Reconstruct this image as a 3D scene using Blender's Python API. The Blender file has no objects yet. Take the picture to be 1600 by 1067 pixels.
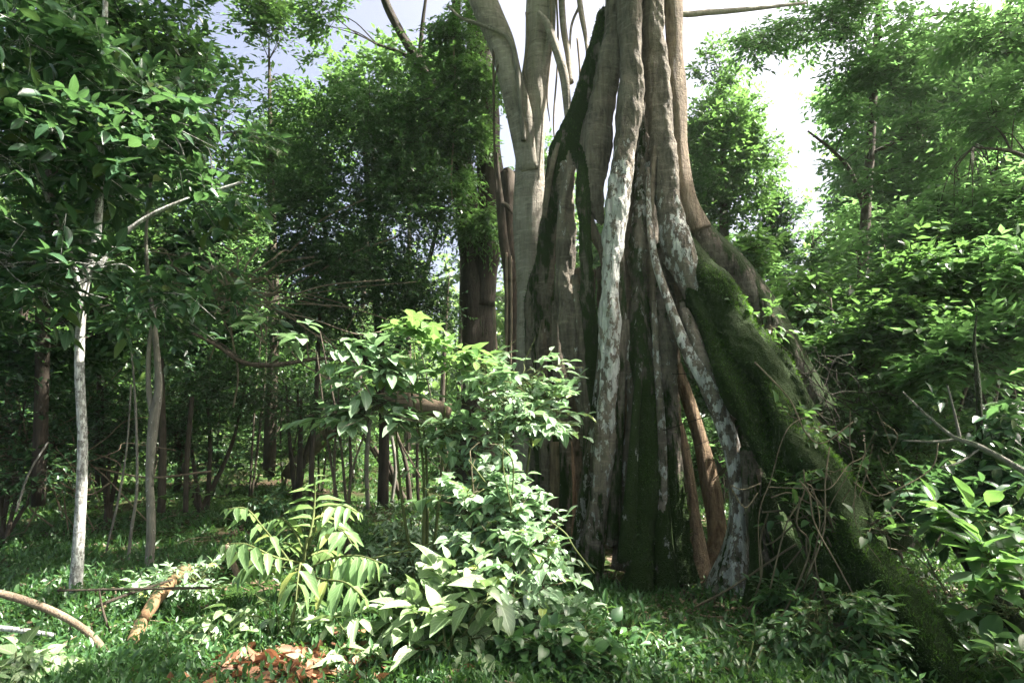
import bpy, math
import numpy as np
from mathutils import Vector, kdtree

rng = np.random.default_rng(11)
SC = bpy.context.scene

# ------------------------------------------------------------------ camera, world, sun, exposure
F, CH, PITCH = 1000.0, 1.6, math.radians(6.7)
cp, sp = math.cos(PITCH), math.sin(PITCH)
cam = bpy.data.cameras.new('camera')
cam.sensor_width = 36.0
cam.lens = 36.0 * F / 1600.0
cam.clip_start = 0.05
cam.clip_end = 2000
camo = bpy.data.objects.new('camera', cam)
SC.collection.objects.link(camo)
camo.location = (0, 0, CH)
camo.rotation_euler = (math.radians(90) + PITCH, 0, 0)
SC.camera = camo

SUN_AZ, SUN_EL = math.radians(86), math.radians(57)      # azimuth from +Y towards +X
SUN = np.array([math.sin(SUN_AZ) * math.cos(SUN_EL), math.cos(SUN_AZ) * math.cos(SUN_EL), math.sin(SUN_EL)])
w = bpy.data.worlds.new('World')
SC.world = w
w.use_nodes = True
nt = w.node_tree
sky = nt.nodes.new('ShaderNodeTexSky')
sky.sky_type = 'NISHITA'
sky.sun_disc = False
sky.sun_elevation = SUN_EL
sky.sun_rotation = SUN_AZ
sky.air_density = 0.4
sky.ozone_density = 0.0
sky.dust_density = 8.0
nt.links.new(sky.outputs[0], nt.nodes['Background'].inputs[0])
nt.nodes['Background'].inputs[1].default_value = 0.10
sl = bpy.data.lights.new('sun', 'SUN')
sl.energy = 5.0
sl.angle = math.radians(0.5)
sl.color = (1.0, 0.95, 0.86)
so = bpy.data.objects.new('sun', sl)
SC.collection.objects.link(so)
so.rotation_euler = Vector(SUN).to_track_quat('Z', 'Y').to_euler()
so.location = (10, 8, 20)
SC.view_settings.view_transform = 'Standard'
SC.view_settings.look = 'None'
SC.view_settings.gamma = 1
SC.view_settings.exposure = 2.55
cy = SC.cycles
cy.max_bounces = 5
cy.diffuse_bounces = 3
cy.glossy_bounces = 2
cy.transmission_bounces = 3
cy.transparent_max_bounces = 4
cy.caustics_reflective = False
cy.caustics_refractive = False

# ------------------------------------------------------------------ small helpers
def ray(px, py):
    u, v = (px - 800.0) / F, -(py - 533.5) / F
    return np.array([u, cp - sp * v, sp + cp * v])

def P(px, py, Y):
    d = ray(px, py)
    return np.array([0, 0, CH]) + d * (Y / d[1])

def size(px_len, px, py, Y):
    return px_len / F * Y / ray(px, py)[1] / math.sqrt(1 + ((px - 800) / F) ** 2)

def gz(x, y):
    x = np.asarray(x, float); y = np.asarray(y, float)
    return (0.05 * np.sin(0.9 * x + 0.4 * y + 1) + 0.035 * np.sin(1.7 * y - 0.8 * x) + 0.02 * np.sin(3.1 * x + 2.3 * y)) * np.clip((np.hypot(x, y) - 1) / 3, 0, 1)

def GP(px, py):
    d = ray(px, py)
    p = np.array([0, 0, CH]) + d * (-CH / d[2])
    p[2] = gz(p[0], p[1])
    return p

def TP(nodes):                                   # (px, py, Y, width_px) -> (x, y, z, radius)
    return np.array([list(P(a, b, c)) + [size(d, a, b, c) / 2] for a, b, c, d in nodes])

def unit(v):
    return v / np.maximum(np.linalg.norm(v, axis=-1, keepdims=True), 1e-9)

def spline(nodes, m=8):
    n = np.asarray(nodes, float)
    if len(n) < 3:
        t = np.linspace(0, 1, m + 1)[:, None]
        return n[0] * (1 - t) + n[-1] * t
    a = np.vstack([2 * n[0] - n[1], n, 2 * n[-1] - n[-2]])
    out = []
    t = np.linspace(0, 1, m, endpoint=False)[:, None]
    for i in range(1, len(a) - 2):
        p0, p1, p2, p3 = a[i - 1], a[i], a[i + 1], a[i + 2]
        out.append(0.5 * (2 * p1 + (p2 - p0) * t + (2 * p0 - 5 * p1 + 4 * p2 - p3) * t * t + (3 * p1 - p0 - 3 * p2 + p3) * t ** 3))
    out = np.vstack(out + [n[-1:]])
    out[:, -1] = np.maximum(out[:, -1], 0.0015)
    return out

class MB:
    """Collects vertices and faces and links them as one mesh object."""
    def __init__(s):
        s.V, s.Q, s.T, s.UV, s.n = [], [], [], [], 0
    def add(s, V, quads=None, tris=None, uv=None):
        V = np.asarray(V, np.float32)
        if quads is not None and len(quads): s.Q.append(np.asarray(quads, np.int32) + s.n)
        if tris is not None and len(tris): s.T.append(np.asarray(tris, np.int32) + s.n)
        s.V.append(V)
        s.UV.append(np.zeros((len(V), 2), np.float32) if uv is None else np.asarray(uv, np.float32))
        s.n += len(V)
    def mesh(s, name, loc=(0, 0, 0)):
        V = np.vstack(s.V) - np.asarray(loc, np.float32)
        Q = np.vstack(s.Q) if s.Q else np.zeros((0, 4), np.int32)
        T = np.vstack(s.T) if s.T else np.zeros((0, 3), np.int32)
        loops = np.concatenate([Q.ravel(), T.ravel()]).astype(np.int32)
        starts = np.concatenate([np.arange(len(Q)) * 4, len(Q) * 4 + np.arange(len(T)) * 3]).astype(np.int32)
        me = bpy.data.meshes.new(name)
        me.vertices.add(len(V)); me.vertices.foreach_set('co', V.ravel())
        me.loops.add(len(loops)); me.loops.foreach_set('vertex_index', loops)
        me.polygons.add(len(starts)); me.polygons.foreach_set('loop_start', starts)
        uvl = me.uv_layers.new(name='UVMap')
        uv = np.vstack(s.UV)[loops]
        uvl.data.foreach_set('uv', uv.ravel())
        me.polygons.foreach_set('use_smooth', np.ones(len(starts), bool))
        me.update(calc_edges=True)
        return me
    def build(s, name, mat, parent=None, loc=(0, 0, 0)):
        me = s.mesh(name, loc)
        me.materials.append(mat)
        o = bpy.data.objects.new(name, me)
        SC.collection.objects.link(o)
        if parent is not None: o.parent = parent
        else: o.location = loc
        return o

def tag(o, label=None, cat=None, group=None, kind=None):
    for k, v in (('label', label), ('category', cat), ('group', group), ('kind', kind)):
        if v: o[k] = v
    return o

def empty(name, loc, label, cat, group=None):
    o = bpy.data.objects.new(name, None)
    SC.collection.objects.link(o)
    o.location = tuple(loc)
    o.empty_display_size = 0.2
    return tag(o, label, cat, group)

def tube(mb, path, sides=8, flute=0.0, seed=0, flat=1.0):
    """path: n x 4 (x, y, z, radius); a closed swept tube with uneven sides."""
    r0 = np.random.default_rng(seed)
    p = path[:, :3]; R = path[:, 3]; n = len(p)
    t = unit(np.gradient(p, axis=0))
    up = np.array([0, 1.0, 0]) if abs(t[0][1]) < 0.9 else np.array([1.0, 0, 0])
    a = np.cross(t[0], up); a /= np.linalg.norm(a)
    A = np.zeros((n, 3))
    for i in range(n):
        a = a - t[i] * np.dot(a, t[i]); a /= max(np.linalg.norm(a), 1e-9); A[i] = a
    B = np.cross(t, A)
    th = np.linspace(0, 2 * np.pi, sides, endpoint=False)
    s = np.cumsum(np.r_[0, np.linalg.norm(np.diff(p, axis=0), axis=1)])
    rad = np.ones((n, sides))
    if flute:
        for k in (2, 3, 5):
            ph, fr = r0.uniform(0, 6.28), r0.uniform(0.5, 2.5)
            rad += flute / k * 1.6 * np.sin(k * th[None] + ph + np.sin(s * fr + ph)[:, None] * 1.5)
        rad *= 1 + flute * 0.5 * np.sin(s * r0.uniform(3, 7) + r0.uniform(0, 6))[:, None]
    X = p[:, None] + R[:, None, None] * rad[..., None] * (np.cos(th)[None, :, None] * A[:, None] + flat * np.sin(th)[None, :, None] * B[:, None])
    V = np.vstack([X.reshape(-1, 3), p[:1], p[-1:]])
    i, j = np.meshgrid(np.arange(n - 1), np.arange(sides), indexing='ij')
    jn = (j + 1) % sides
    q = np.stack([i * sides + j, i * sides + jn, (i + 1) * sides + jn, (i + 1) * sides + j], -1).reshape(-1, 4)
    jj = np.arange(sides); jn = (jj + 1) % sides
    tr = np.vstack([np.stack([np.full(sides, n * sides), jn, jj], -1),
                    np.stack([np.full(sides, n * sides + 1), (n - 1) * sides + jj, (n - 1) * sides + jn], -1)])
    uv = np.zeros((len(V), 2)); uv[:n * sides, 0] = np.tile(th / 6.2832, n); uv[:n * sides, 1] = np.repeat(s, sides)
    mb.add(V, q, tr, uv)

# ------------------------------------------------------------------ materials
class NT:
    def __init__(s, name):
        s.m = bpy.data.materials.new(name); s.m.use_nodes = True
        s.t = s.m.node_tree; s.t.nodes.clear()
        s.out = s.t.nodes.new('ShaderNodeOutputMaterial')
    def n(s, typ, ins=None, **props):
        nd = s.t.nodes.new('ShaderNode' + typ)
        for k, v in props.items(): setattr(nd, k, v)
        for k, v in (ins or {}).items():
            sock = nd.inputs[k]
            if isinstance(v, bpy.types.NodeSocket): s.t.links.new(v, sock)
            else: sock.default_value = v
        return nd
    def math(s, op, a, b=0.0, clamp=False):
        return s.n('Math', {0: a, 1: b}, operation=op, use_clamp=clamp).outputs[0]
    def mix(s, f, a, b):
        nd = s.n('MixRGB', {'Fac': f})
        for k, v in ((1, a), (2, b)):
            if isinstance(v, bpy.types.NodeSocket): s.t.links.new(v, nd.inputs[k])
            else: nd.inputs[k].default_value = (*v, 1)
        return nd.outputs[0]
    def ramp(s, f, stops):
        nd = s.n('ValToRGB', {'Fac': f})
        e = nd.color_ramp.elements
        while len(e) < len(stops): e.new(0.5)
        for i, (p, c) in enumerate(stops):
            e[i].position = p; e[i].color = (*c, 1) if len(c) == 3 else c
        return nd.outputs[0]
    def step(s, f, lo, hi):
        return s.n('MapRange', {0: f, 1: lo, 2: hi}, interpolation_type='SMOOTHSTEP').outputs[0]
    def noise(s, vec, scale, detail=4, rough=0.55):
        return s.n('TexNoise', {'Vector': vec, 'Scale': scale, 'Detail': detail, 'Roughness': rough}).outputs[0]

def leafmat(name, c1, c2, rough=0.4, trans=0.4, tcol=None, odd=None, spec=0.5, vein=0.0):
    m = NT(name)
    rnd = m.n('NewGeometry').outputs['Random Per Island']
    stops = [(0.0, c1), (0.9 if odd else 1.0, c2)]
    if odd: stops += [(0.96, odd)]
    col = m.ramp(rnd, stops)
    if vein:
        u = m.n('SeparateXYZ', {0: m.n('TexCoord').outputs['UV']})
        b = m.math('ABSOLUTE', m.math('SUBTRACT', u.outputs[1], 0.5))
        mid = m.math('LESS_THAN', b, 0.035)
        sv = m.math('LESS_THAN', m.math('FRACT', m.math('MULTIPLY', m.math('SUBTRACT', u.outputs[0], m.math('MULTIPLY', b, 0.8)), 7.0)), 0.14)
        vf = m.math('MULTIPLY', m.math('MAXIMUM', mid, m.math('MULTIPLY', sv, 0.45)), vein)
        col = m.mix(vf, col, tuple(min(1, x * 2.2 + 0.05) for x in c2))
    tc = tcol or tuple(min(1, x * 2.2) for x in c2)
    p = m.n('BsdfPrincipled', {'Base Color': col, 'Roughness': rough, 'Specular IOR Level': spec})
    tcm = m.mix(0.75, col, tc)
    tr = m.n('BsdfTranslucent', {'Color': tcm})
    mx = m.n('MixShader', {0: trans, 1: p.outputs[0], 2: tr.outputs[0]})
    m.t.links.new(mx.outputs[0], m.out.inputs[0])
    return m.m

def barkmat(name, dark, light, mosscol=(0.013, 0.024, 0.005), rings=0.0, attr=False, moss=0.0, lichen=0.0, rough=0.85, bump=0.6, sc=1.0, lich=(0.72, 0.73, 0.69)):
    m = NT(name)
    v = m.n('TexCoord').outputs['Object']
    g = m.n('NewGeometry')
    vs = m.n('Mapping', {'Vector': v, 'Scale': (1, 1, 0.12)}).outputs[0]
    vr = m.n('Mapping', {'Vector': v, 'Scale': (1.1, 1.1, 5.0)}).outputs[0]
    n1 = m.noise(v, 2.2 * sc, 3)
    n2 = m.noise(vs, 26 * sc, 6, 0.65)
    n3 = m.noise(vr, 4.5 * sc, 5, 0.7)
    base = m.ramp(m.math('ADD', m.math('MULTIPLY', n1, 0.5), m.math('MULTIPLY', n2, 0.5)), [(0.32, dark), (0.68, light)])
    if rings:
        base = m.mix(m.math('MULTIPLY', m.step(n3, 0.56, 0.7), rings), base, tuple(x * 0.4 for x in dark))
        base = m.mix(m.math('MULTIPLY', m.step(n3, 0.48, 0.36), rings * 0.7), base, tuple(min(1, x * 1.35) for x in light))
    if attr:
        am = m.n('Attribute', attribute_name='moss').outputs['Fac']
        al = m.n('Attribute', attribute_name='lichen').outputs['Fac']
        aw = m.n('Attribute', attribute_name='warm').outputs['Fac']
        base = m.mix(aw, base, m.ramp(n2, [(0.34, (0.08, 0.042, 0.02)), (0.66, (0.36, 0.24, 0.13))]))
    else:
        am, al = moss, lichen
    n4 = m.noise(m.n('Mapping', {'Vector': v, 'Scale': (1.5, 1.5, .4)}).outputs[0], 5 * sc, 6, 0.65)
    n5 = m.noise(v, 75 * sc, 3, 0.6)
    up = m.math('MULTIPLY', m.n('SeparateXYZ', {0: g.outputs['Normal']}).outputs[2], 0.28)
    mf = m.step(m.math('ADD', m.math('ADD', m.math('ADD', n4, am), up), m.math('MULTIPLY', m.math('SUBTRACT', n2, 0.5), 0.5)), 0.9, 1.03)
    mcol = m.mix(n5, tuple(x * 0.5 for x in mosscol), tuple(min(1, x * 1.5) for x in mosscol))
    n6 = m.noise(m.n('Mapping', {'Vector': v, 'Scale': (1.2, 1.2, .6)}).outputs[0], 12 * sc, 7, 0.66)
    lf = m.step(m.math('ADD', m.math('ADD', n6, al), m.math('MULTIPLY', m.math('SUBTRACT', n5, 0.5), 0.12)), 0.985, 1.02)
    lcol = m.mix(m.step(n2, 0.4, 0.62), tuple(x * 0.55 for x in lich), lich)
    base = m.mix(lf, base, lcol)
    base = m.mix(m.math('MULTIPLY', mf, m.math('SUBTRACT', 1.0, m.math('MULTIPLY', lf, 0.8))), base, mcol)
    h = m.math('ADD', m.math('MULTIPLY', n2, 1.0), m.math('ADD', m.math('MULTIPLY', m.math('MULTIPLY', n5, mf), 1.8), m.math('MULTIPLY', lf, 0.12)))
    vo = m.n('TexVoronoi', {'Vector': m.n('Mapping', {'Vector': v, 'Scale': (1, 1, 0.35)}).outputs[0], 'Scale': 42 * sc}, feature='DISTANCE_TO_EDGE').outputs['Distance']
    h = m.math('ADD', h, m.math('MULTIPLY', m.step(vo, 0.0, 0.09), 0.25))
    h = m.math('ADD', h, m.math('MULTIPLY', n5, 0.3))
    if rings: h = m.math('ADD', h, m.math('MULTIPLY', n3, rings * 0.5))
    b = m.n('Bump', {'Strength': bump, 'Distance': 0.04, 'Height': h})
    p = m.n('BsdfPrincipled', {'Base Color': base, 'Roughness': rough, 'Specular IOR Level': 0.25, 'Normal': b.outputs[0]})
    m.t.links.new(p.outputs[0], m.out.inputs[0])
    return m.m

M = {}
M['fig'] = barkmat('fig_bark', (0.042, 0.035, 0.028), (0.31, 0.27, 0.215), rings=0.45, bump=1.0, mosscol=(0.026, 0.055, 0.008), attr=True)
M['fig_pale'] = barkmat('pale_bark', (0.17, 0.15, 0.125), (0.42, 0.38, 0.32), rings=0.6, moss=0.12, lichen=0.25)
M['dark'] = barkmat('dark_bark', (0.018, 0.014, 0.011), (0.075, 0.06, 0.045), moss=0.3, lichen=0.1)
M['brown'] = barkmat('brown_bark', (0.035, 0.028, 0.02), (0.13, 0.105, 0.08), moss=0.25, lichen=0.2, sc=2)
M['white'] = barkmat('white_bark', (0.09, 0.085, 0.075), (0.42, 0.41, 0.38), moss=0.22, lichen=0.5, rings=0.8, sc=2.2, bump=0.5)
M['greybark'] = barkmat('grey_bark', (0.1, 0.095, 0.08), (0.32, 0.3, 0.25), moss=0.3, lichen=0.35, sc=2)
M['dead'] = barkmat('dead_wood', (0.12, 0.085, 0.055), (0.36, 0.28, 0.2), moss=0.1, lichen=0.2, sc=2)
M['cutwood'] = barkmat('peeled_wood', (0.08, 0.045, 0.024), (0.3, 0.19, 0.1), moss=0.22, lichen=-0.2, sc=2, bump=0.3)
M['vine'] = barkmat('vine_stem', (0.07, 0.06, 0.035), (0.22, 0.19, 0.12), moss=0.1, lichen=-0.1, sc=4)
M['stem'] = barkmat('green_stem', (0.05, 0.07, 0.02), (0.14, 0.16, 0.06), moss=0.0, lichen=-0.3, sc=4, bump=0.2)
M['mossy'] = barkmat('mossy_bark', (0.05, 0.04, 0.03), (0.14, 0.12, 0.09), moss=0.5, lichen=0.1)
M['dryroot'] = barkmat('dry_root', (0.14, 0.11, 0.08), (0.36, 0.3, 0.22), moss=-0.2, lichen=-0.2, sc=4)

G1, G2 = (0.018, 0.052, 0.018), (0.052, 0.11, 0.035)
M['leaf_dark'] = leafmat('dark_leaf', (0.022, 0.06, 0.03), (0.06, 0.13, 0.062), rough=0.3, trans=0.32, tcol=(0.14, 0.3, 0.08), odd=(0.11, 0.15, 0.04), vein=0.3)
M['leaf_small_dark'] = leafmat('small_dark_leaf', (0.02, 0.055, 0.026), (0.055, 0.115, 0.052), rough=0.32, trans=0.35, tcol=(0.13, 0.28, 0.06))
M['leaf_mid'] = leafmat('mid_leaf', (0.03, 0.078, 0.028), (0.075, 0.15, 0.055), rough=0.34, trans=0.42, tcol=(0.19, 0.38, 0.08))
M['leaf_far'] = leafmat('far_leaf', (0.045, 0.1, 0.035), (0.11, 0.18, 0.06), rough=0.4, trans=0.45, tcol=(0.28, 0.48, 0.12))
M['leaf_bright'] = leafmat('bright_leaf', (0.045, 0.11, 0.042), (0.11, 0.19, 0.075), rough=0.32, trans=0.48, tcol=(0.23, 0.46, 0.13))
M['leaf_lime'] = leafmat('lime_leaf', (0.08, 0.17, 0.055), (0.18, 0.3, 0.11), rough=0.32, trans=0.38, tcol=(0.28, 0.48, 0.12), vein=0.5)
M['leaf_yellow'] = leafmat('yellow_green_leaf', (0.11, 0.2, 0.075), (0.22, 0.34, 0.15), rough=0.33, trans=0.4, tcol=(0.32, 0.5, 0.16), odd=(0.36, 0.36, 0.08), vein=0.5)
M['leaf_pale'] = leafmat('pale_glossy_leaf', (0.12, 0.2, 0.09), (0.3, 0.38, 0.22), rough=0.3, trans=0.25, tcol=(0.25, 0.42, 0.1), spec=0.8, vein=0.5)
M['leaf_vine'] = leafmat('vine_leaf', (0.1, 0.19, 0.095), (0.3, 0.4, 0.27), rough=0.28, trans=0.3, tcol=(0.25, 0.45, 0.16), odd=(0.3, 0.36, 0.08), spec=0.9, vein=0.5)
M['grass'] = leafmat('grass_blade', (0.025, 0.075, 0.022), (0.065, 0.15, 0.045), rough=0.4, trans=0.35, tcol=(0.16, 0.34, 0.05))
M['herb'] = leafmat('herb_leaf', (0.028, 0.08, 0.028), (0.075, 0.16, 0.055), rough=0.36, trans=0.32, tcol=(0.16, 0.34, 0.06))
M['moss'] = leafmat('moss_tuft', (0.018, 0.05, 0.007), (0.05, 0.11, 0.014), rough=0.6, trans=0.35, tcol=(0.14, 0.32, 0.025))
M['rust'] = leafmat('rust_leaf', (0.075, 0.038, 0.022), (0.32, 0.16, 0.085), rough=0.55, trans=0.2, tcol=(0.36, 0.15, 0.07), odd=(0.2, 0.17, 0.1), vein=0.3)
M['litter'] = leafmat('brown_leaf', (0.05, 0.032, 0.018), (0.2, 0.14, 0.085), rough=0.6, trans=0.1, tcol=(0.2, 0.12, 0.05))

m = NT('forest_floor')
v = m.n('TexCoord').outputs['Object']
a = m.noise(v, 0.6, 5); b = m.noise(v, 14, 5, 0.7); c = m.noise(v, 90, 3)
soil = m.mix(b, (0.018, 0.013, 0.009), (0.085, 0.06, 0.038))
green = m.mix(c, (0.014, 0.035, 0.008), (0.05, 0.1, 0.02))
col = m.mix(m.step(m.math('ADD', a, m.math('MULTIPLY', m.math('SUBTRACT', b, 0.5), 0.5)), 0.38, 0.55), soil, green)
bp = m.n('Bump', {'Strength': 0.8, 'Distance': 0.04, 'Height': m.math('ADD', b, c)})
p = m.n('BsdfPrincipled', {'Base Color': col, 'Roughness': 0.95, 'Specular IOR Level': 0.1, 'Normal': bp.outputs[0]})
m.t.links.new(p.outputs[0], m.out.inputs[0]); M['ground'] = m.m

# ------------------------------------------------------------------ sun flecks: gaps in the canopy above these lit places
WIN = []
def fleck(px, py, Y, r):
    WIN.append((P(px, py, Y), r))
for a in [(480, 860, 4.9, .55), (560, 900, 4.7, .5), (400, 900, 4.9, .45), (450, 980, 4.4, .5), (560, 1000, 4.3, .45), (340, 960, 4.7, .35),
          (700, 940, 4.4, .4), (760, 800, 5.0, .5), (740, 880, 4.8, .45), (800, 640, 5.6, .5), (690, 690, 5.5, .35), (660, 560, 5.9, .5),
          (560, 590, 6.0, .45), (480, 540, 6.3, .35), (850, 900, 5.0, .3), (600, 1040, 4.1, .4),
          (120, 800, 5.9, .14), (240, 780, 6.8, .14), (300, 900, 5.9, .45), (220, 960, 5.0, .35), (180, 900, 5.6, .22), (100, 1040, 4.2, .3), (40, 1000, 4.4, .2),
          (640, 775, 13, 1.1), (560, 745, 15, 1.3), (420, 730, 17, 1.6), (640, 820, 10, .45), (500, 850, 8, .3),
          (960, 400, 6.9, .35), (1040, 120, 7, .5), (1060, 250, 7.1, .35), (915, 370, 6.9, .22), (1090, 650, 7.6, .4), (1130, 760, 7.8, .3),
          (1180, 520, 6.2, .22), (1230, 620, 5.9, .16), (1120, 700, 10, .8), (780, 330, 8, .35), (830, 150, 8, .6), (880, 100, 8, .5),
          (1540, 890, 4.2, .25), (1500, 690, 5, .25), (1350, 830, 4.8, .12), (1010, 1010, 4.5, .3), (230, 230, 5.5, .3), (120, 280, 5.2, .2), (410, 400, 12, 1.4)]:
    fleck(*a)
for a in [(520, 540, 5.7, .5), (570, 600, 5.6, .5), (740, 740, 5.0, .45), (790, 850, 4.8, .45)]:
    fleck(*a)

_r = np.random.default_rng(42)
for _i in range(70):                              # dapples over the left and right near foliage
    _x = _r.uniform(-5.2, -1.0) if _i < 48 else _r.uniform(3.0, 6.0)
    WIN.append((np.array([_x, _r.uniform(4.6, 8.5), _r.uniform(.0, 5.0)]), _r.uniform(.1, .26)))
for _i in range(36):                              # the backlit foliage on the right
    WIN.append((np.array([_r.uniform(3, 9), _r.uniform(6, 14), _r.uniform(1, 6)]), _r.uniform(.25, .55)))
for _i in range(26):
    WIN.append((np.array([_r.uniform(-14, 2), _r.uniform(24, 34), _r.uniform(0, 4)]), _r.uniform(.8, 1.4)))
for _i in range(16):                              # sun on the open ground at left
    WIN.append((np.array([_r.uniform(-6, -.8), _r.uniform(5, 8.6), _r.uniform(0, .4)]), _r.uniform(.22, .45)))
for _i in range(10):                              # sun between the thicket shrubs
    WIN.append((np.array([_r.uniform(-9, -.5), _r.uniform(13.5, 17), _r.uniform(0, 2)]), _r.uniform(.4, .7)))
for _i in range(22):
    WIN.append((np.array([_r.uniform(2.6, 5), _r.uniform(4.5, 7.5), _r.uniform(.2, 2.6)]), _r.uniform(.1, .24)))
for _i in range(34):                              # larger ones over the clearing and the wood behind it
    WIN.append((np.array([_r.uniform(-11, 0), _r.uniform(12, 22), _r.uniform(0, 4.5)]), _r.uniform(.5, 1.0)))
for a in [(450, 735, 20, 1.8), (400, 728, 23, 2), (520, 740, 18, 1.6), (620, 778, 13, 1.2), (600, 755, 16, 1.4), (350, 725, 22, 1.6), (400, 420, 12.5, .8)]:
    fleck(*a)
for a in [(1300, 745, 5.4, .14), (1395, 890, 4.8, .14), (1440, 960, 4.55, .12), (1160, 500, 6.3, .16)]:
    fleck(*a)

def shade_ok(pts):
    """False for leaves that would stand between the sun and one of the lit places."""
    keep = np.ones(len(pts), bool)
    for T, r in WIN:
        d = pts - T
        along = d @ SUN
        perp = np.linalg.norm(d - along[:, None] * SUN, axis=1)
        keep &= ~((along > 0.9) & (perp < r))
    return keep

# ------------------------------------------------------------------ leaves
def _oval(rows):
    V, UV = [(0, 0, 0)], [(0, .5)]
    for a, wd, dr in rows:
        V += [(a, wd, dr + wd * 0.22), (a, 0, dr), (a, -wd, dr + wd * 0.22)]
        UV += [(a, 1), (a, .5), (a, 0)]
    n = len(rows)
    V.append((1, 0, rows[-1][2] * 1.35)); UV.append((1, .5))
    T = [(0, 2, 1), (0, 3, 2)]; Q = []
    for i in range(n - 1):
        k = 1 + 3 * i
        Q += [(k, k + 1, k + 4, k + 3), (k + 1, k + 2, k + 5, k + 4)]
    k = 1 + 3 * (n - 1); e = 3 * n + 1
    T += [(k, k + 1, e), (k + 1, k + 2, e)]
    return np.array(V, float), Q, T, np.array(UV, float)
TMPL = {
    'diamond': (np.array([(0, 0, 0), (.42, .5, .06), (1, 0, -.08), (.42, -.5, .06)]), [], [(0, 2, 1), (0, 3, 2)], np.array([(0, .5), (.4, 1), (1, .5), (.4, 0)])),
    'oval': _oval([(.12, .3, .0), (.35, .48, -.01), (.6, .46, -.05), (.85, .22, -.11)]),
    'heart': _oval([(.03, .3, .01), (.18, .49, .02), (.4, .52, -.01), (.65, .38, -.06), (.86, .16, -.13)]),
    'lance': _oval([(.2, .36, .02), (.5, .5, -.06), (.8, .26, -.2)]),
    'blade': (np.array([(0, .5, 0), (0, -.5, 0), (.5, .42, .03), (.5, -.42, .03), (1, 0, -.14)]), [(0, 1, 3, 2)], [(2, 3, 4)], np.array([(0, 1), (0, 0), (.5, 1), (.5, 0), (1, .5)])),
}

def leaves(mb, pos, D, N, L, Wd, tmpl, cull=True):
    if cull:
        k = shade_ok(pos)
        pos, D, N, L, Wd = pos[k], D[k], N[k], L[k], Wd[k]
    if not len(pos): return
    V, Q, T, UV = TMPL[tmpl]
    D = unit(D); S = unit(np.cross(D, N)); N = np.cross(S, D)
    X = pos[:, None] + L[:, None, None] * V[None, :, :1] * D[:, None] + Wd[:, None, None] * V[None, :, 1:2] * S[:, None] + L[:, None, None] * V[None, :, 2:3] * N[:, None]
    nv = len(V); off = (np.arange(len(pos)) * nv)[:, None, None]
    mb.add(X.reshape(-1, 3), (np.array(Q)[None] + off).reshape(-1, 4) if Q else None, (np.array(T)[None] + off).reshape(-1, 3), np.tile(UV, (len(pos), 1)))

def sprays(mb, O, U, ln, k, L, asp, tmpl, r, droop=0.25, flat=1.0, rnd=0.4, cull=True, fork=0.9):
    """k leaves set alternately along each twig (O origin, U direction, ln length)."""
    n = len(O)
    if n == 0: return
    U = unit(U)
    t = (np.arange(k)[None] + r.uniform(0.2, 0.9, (n, k))) / k
    ll = ln[:, None] * t
    pos = O[:, None] + U[:, None] * ll[..., None]
    pos[..., 2] -= droop * ll * t
    side = unit(np.cross(U, [0, 0, 1.0]) + r.normal(0, 0.15, (n, 3)))
    sgn = np.where(np.arange(k) % 2 == 0, 1.0, -1.0)[None, :, None]
    D = U[:, None] * (1 - 0.35 * fork) + side[:, None] * sgn * fork + r.normal(0, rnd, (n, k, 3))
    D[..., 2] -= 0.25 + droop * 0.4
    D[:, -1] = U + r.normal(0, 0.2, (n, 3))
    N = np.array([0, 0, 1.0]) * flat + r.normal(0, rnd, (n, k, 3)) + SUN * 0.3
    LL = L * r.uniform(0.45, 1.35, n * k)
    leaves(mb, pos.reshape(-1, 3), D.reshape(-1, 3), N.reshape(-1, 3), LL, LL * asp * r.uniform(0.85, 1.15, n * k), tmpl, cull)

def blob(px, py, Y, rx, rz, ry, n):
    return (P(px, py, Y), (size(rx, px, py, Y), ry, size(rz, px, py, Y)), n)

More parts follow.
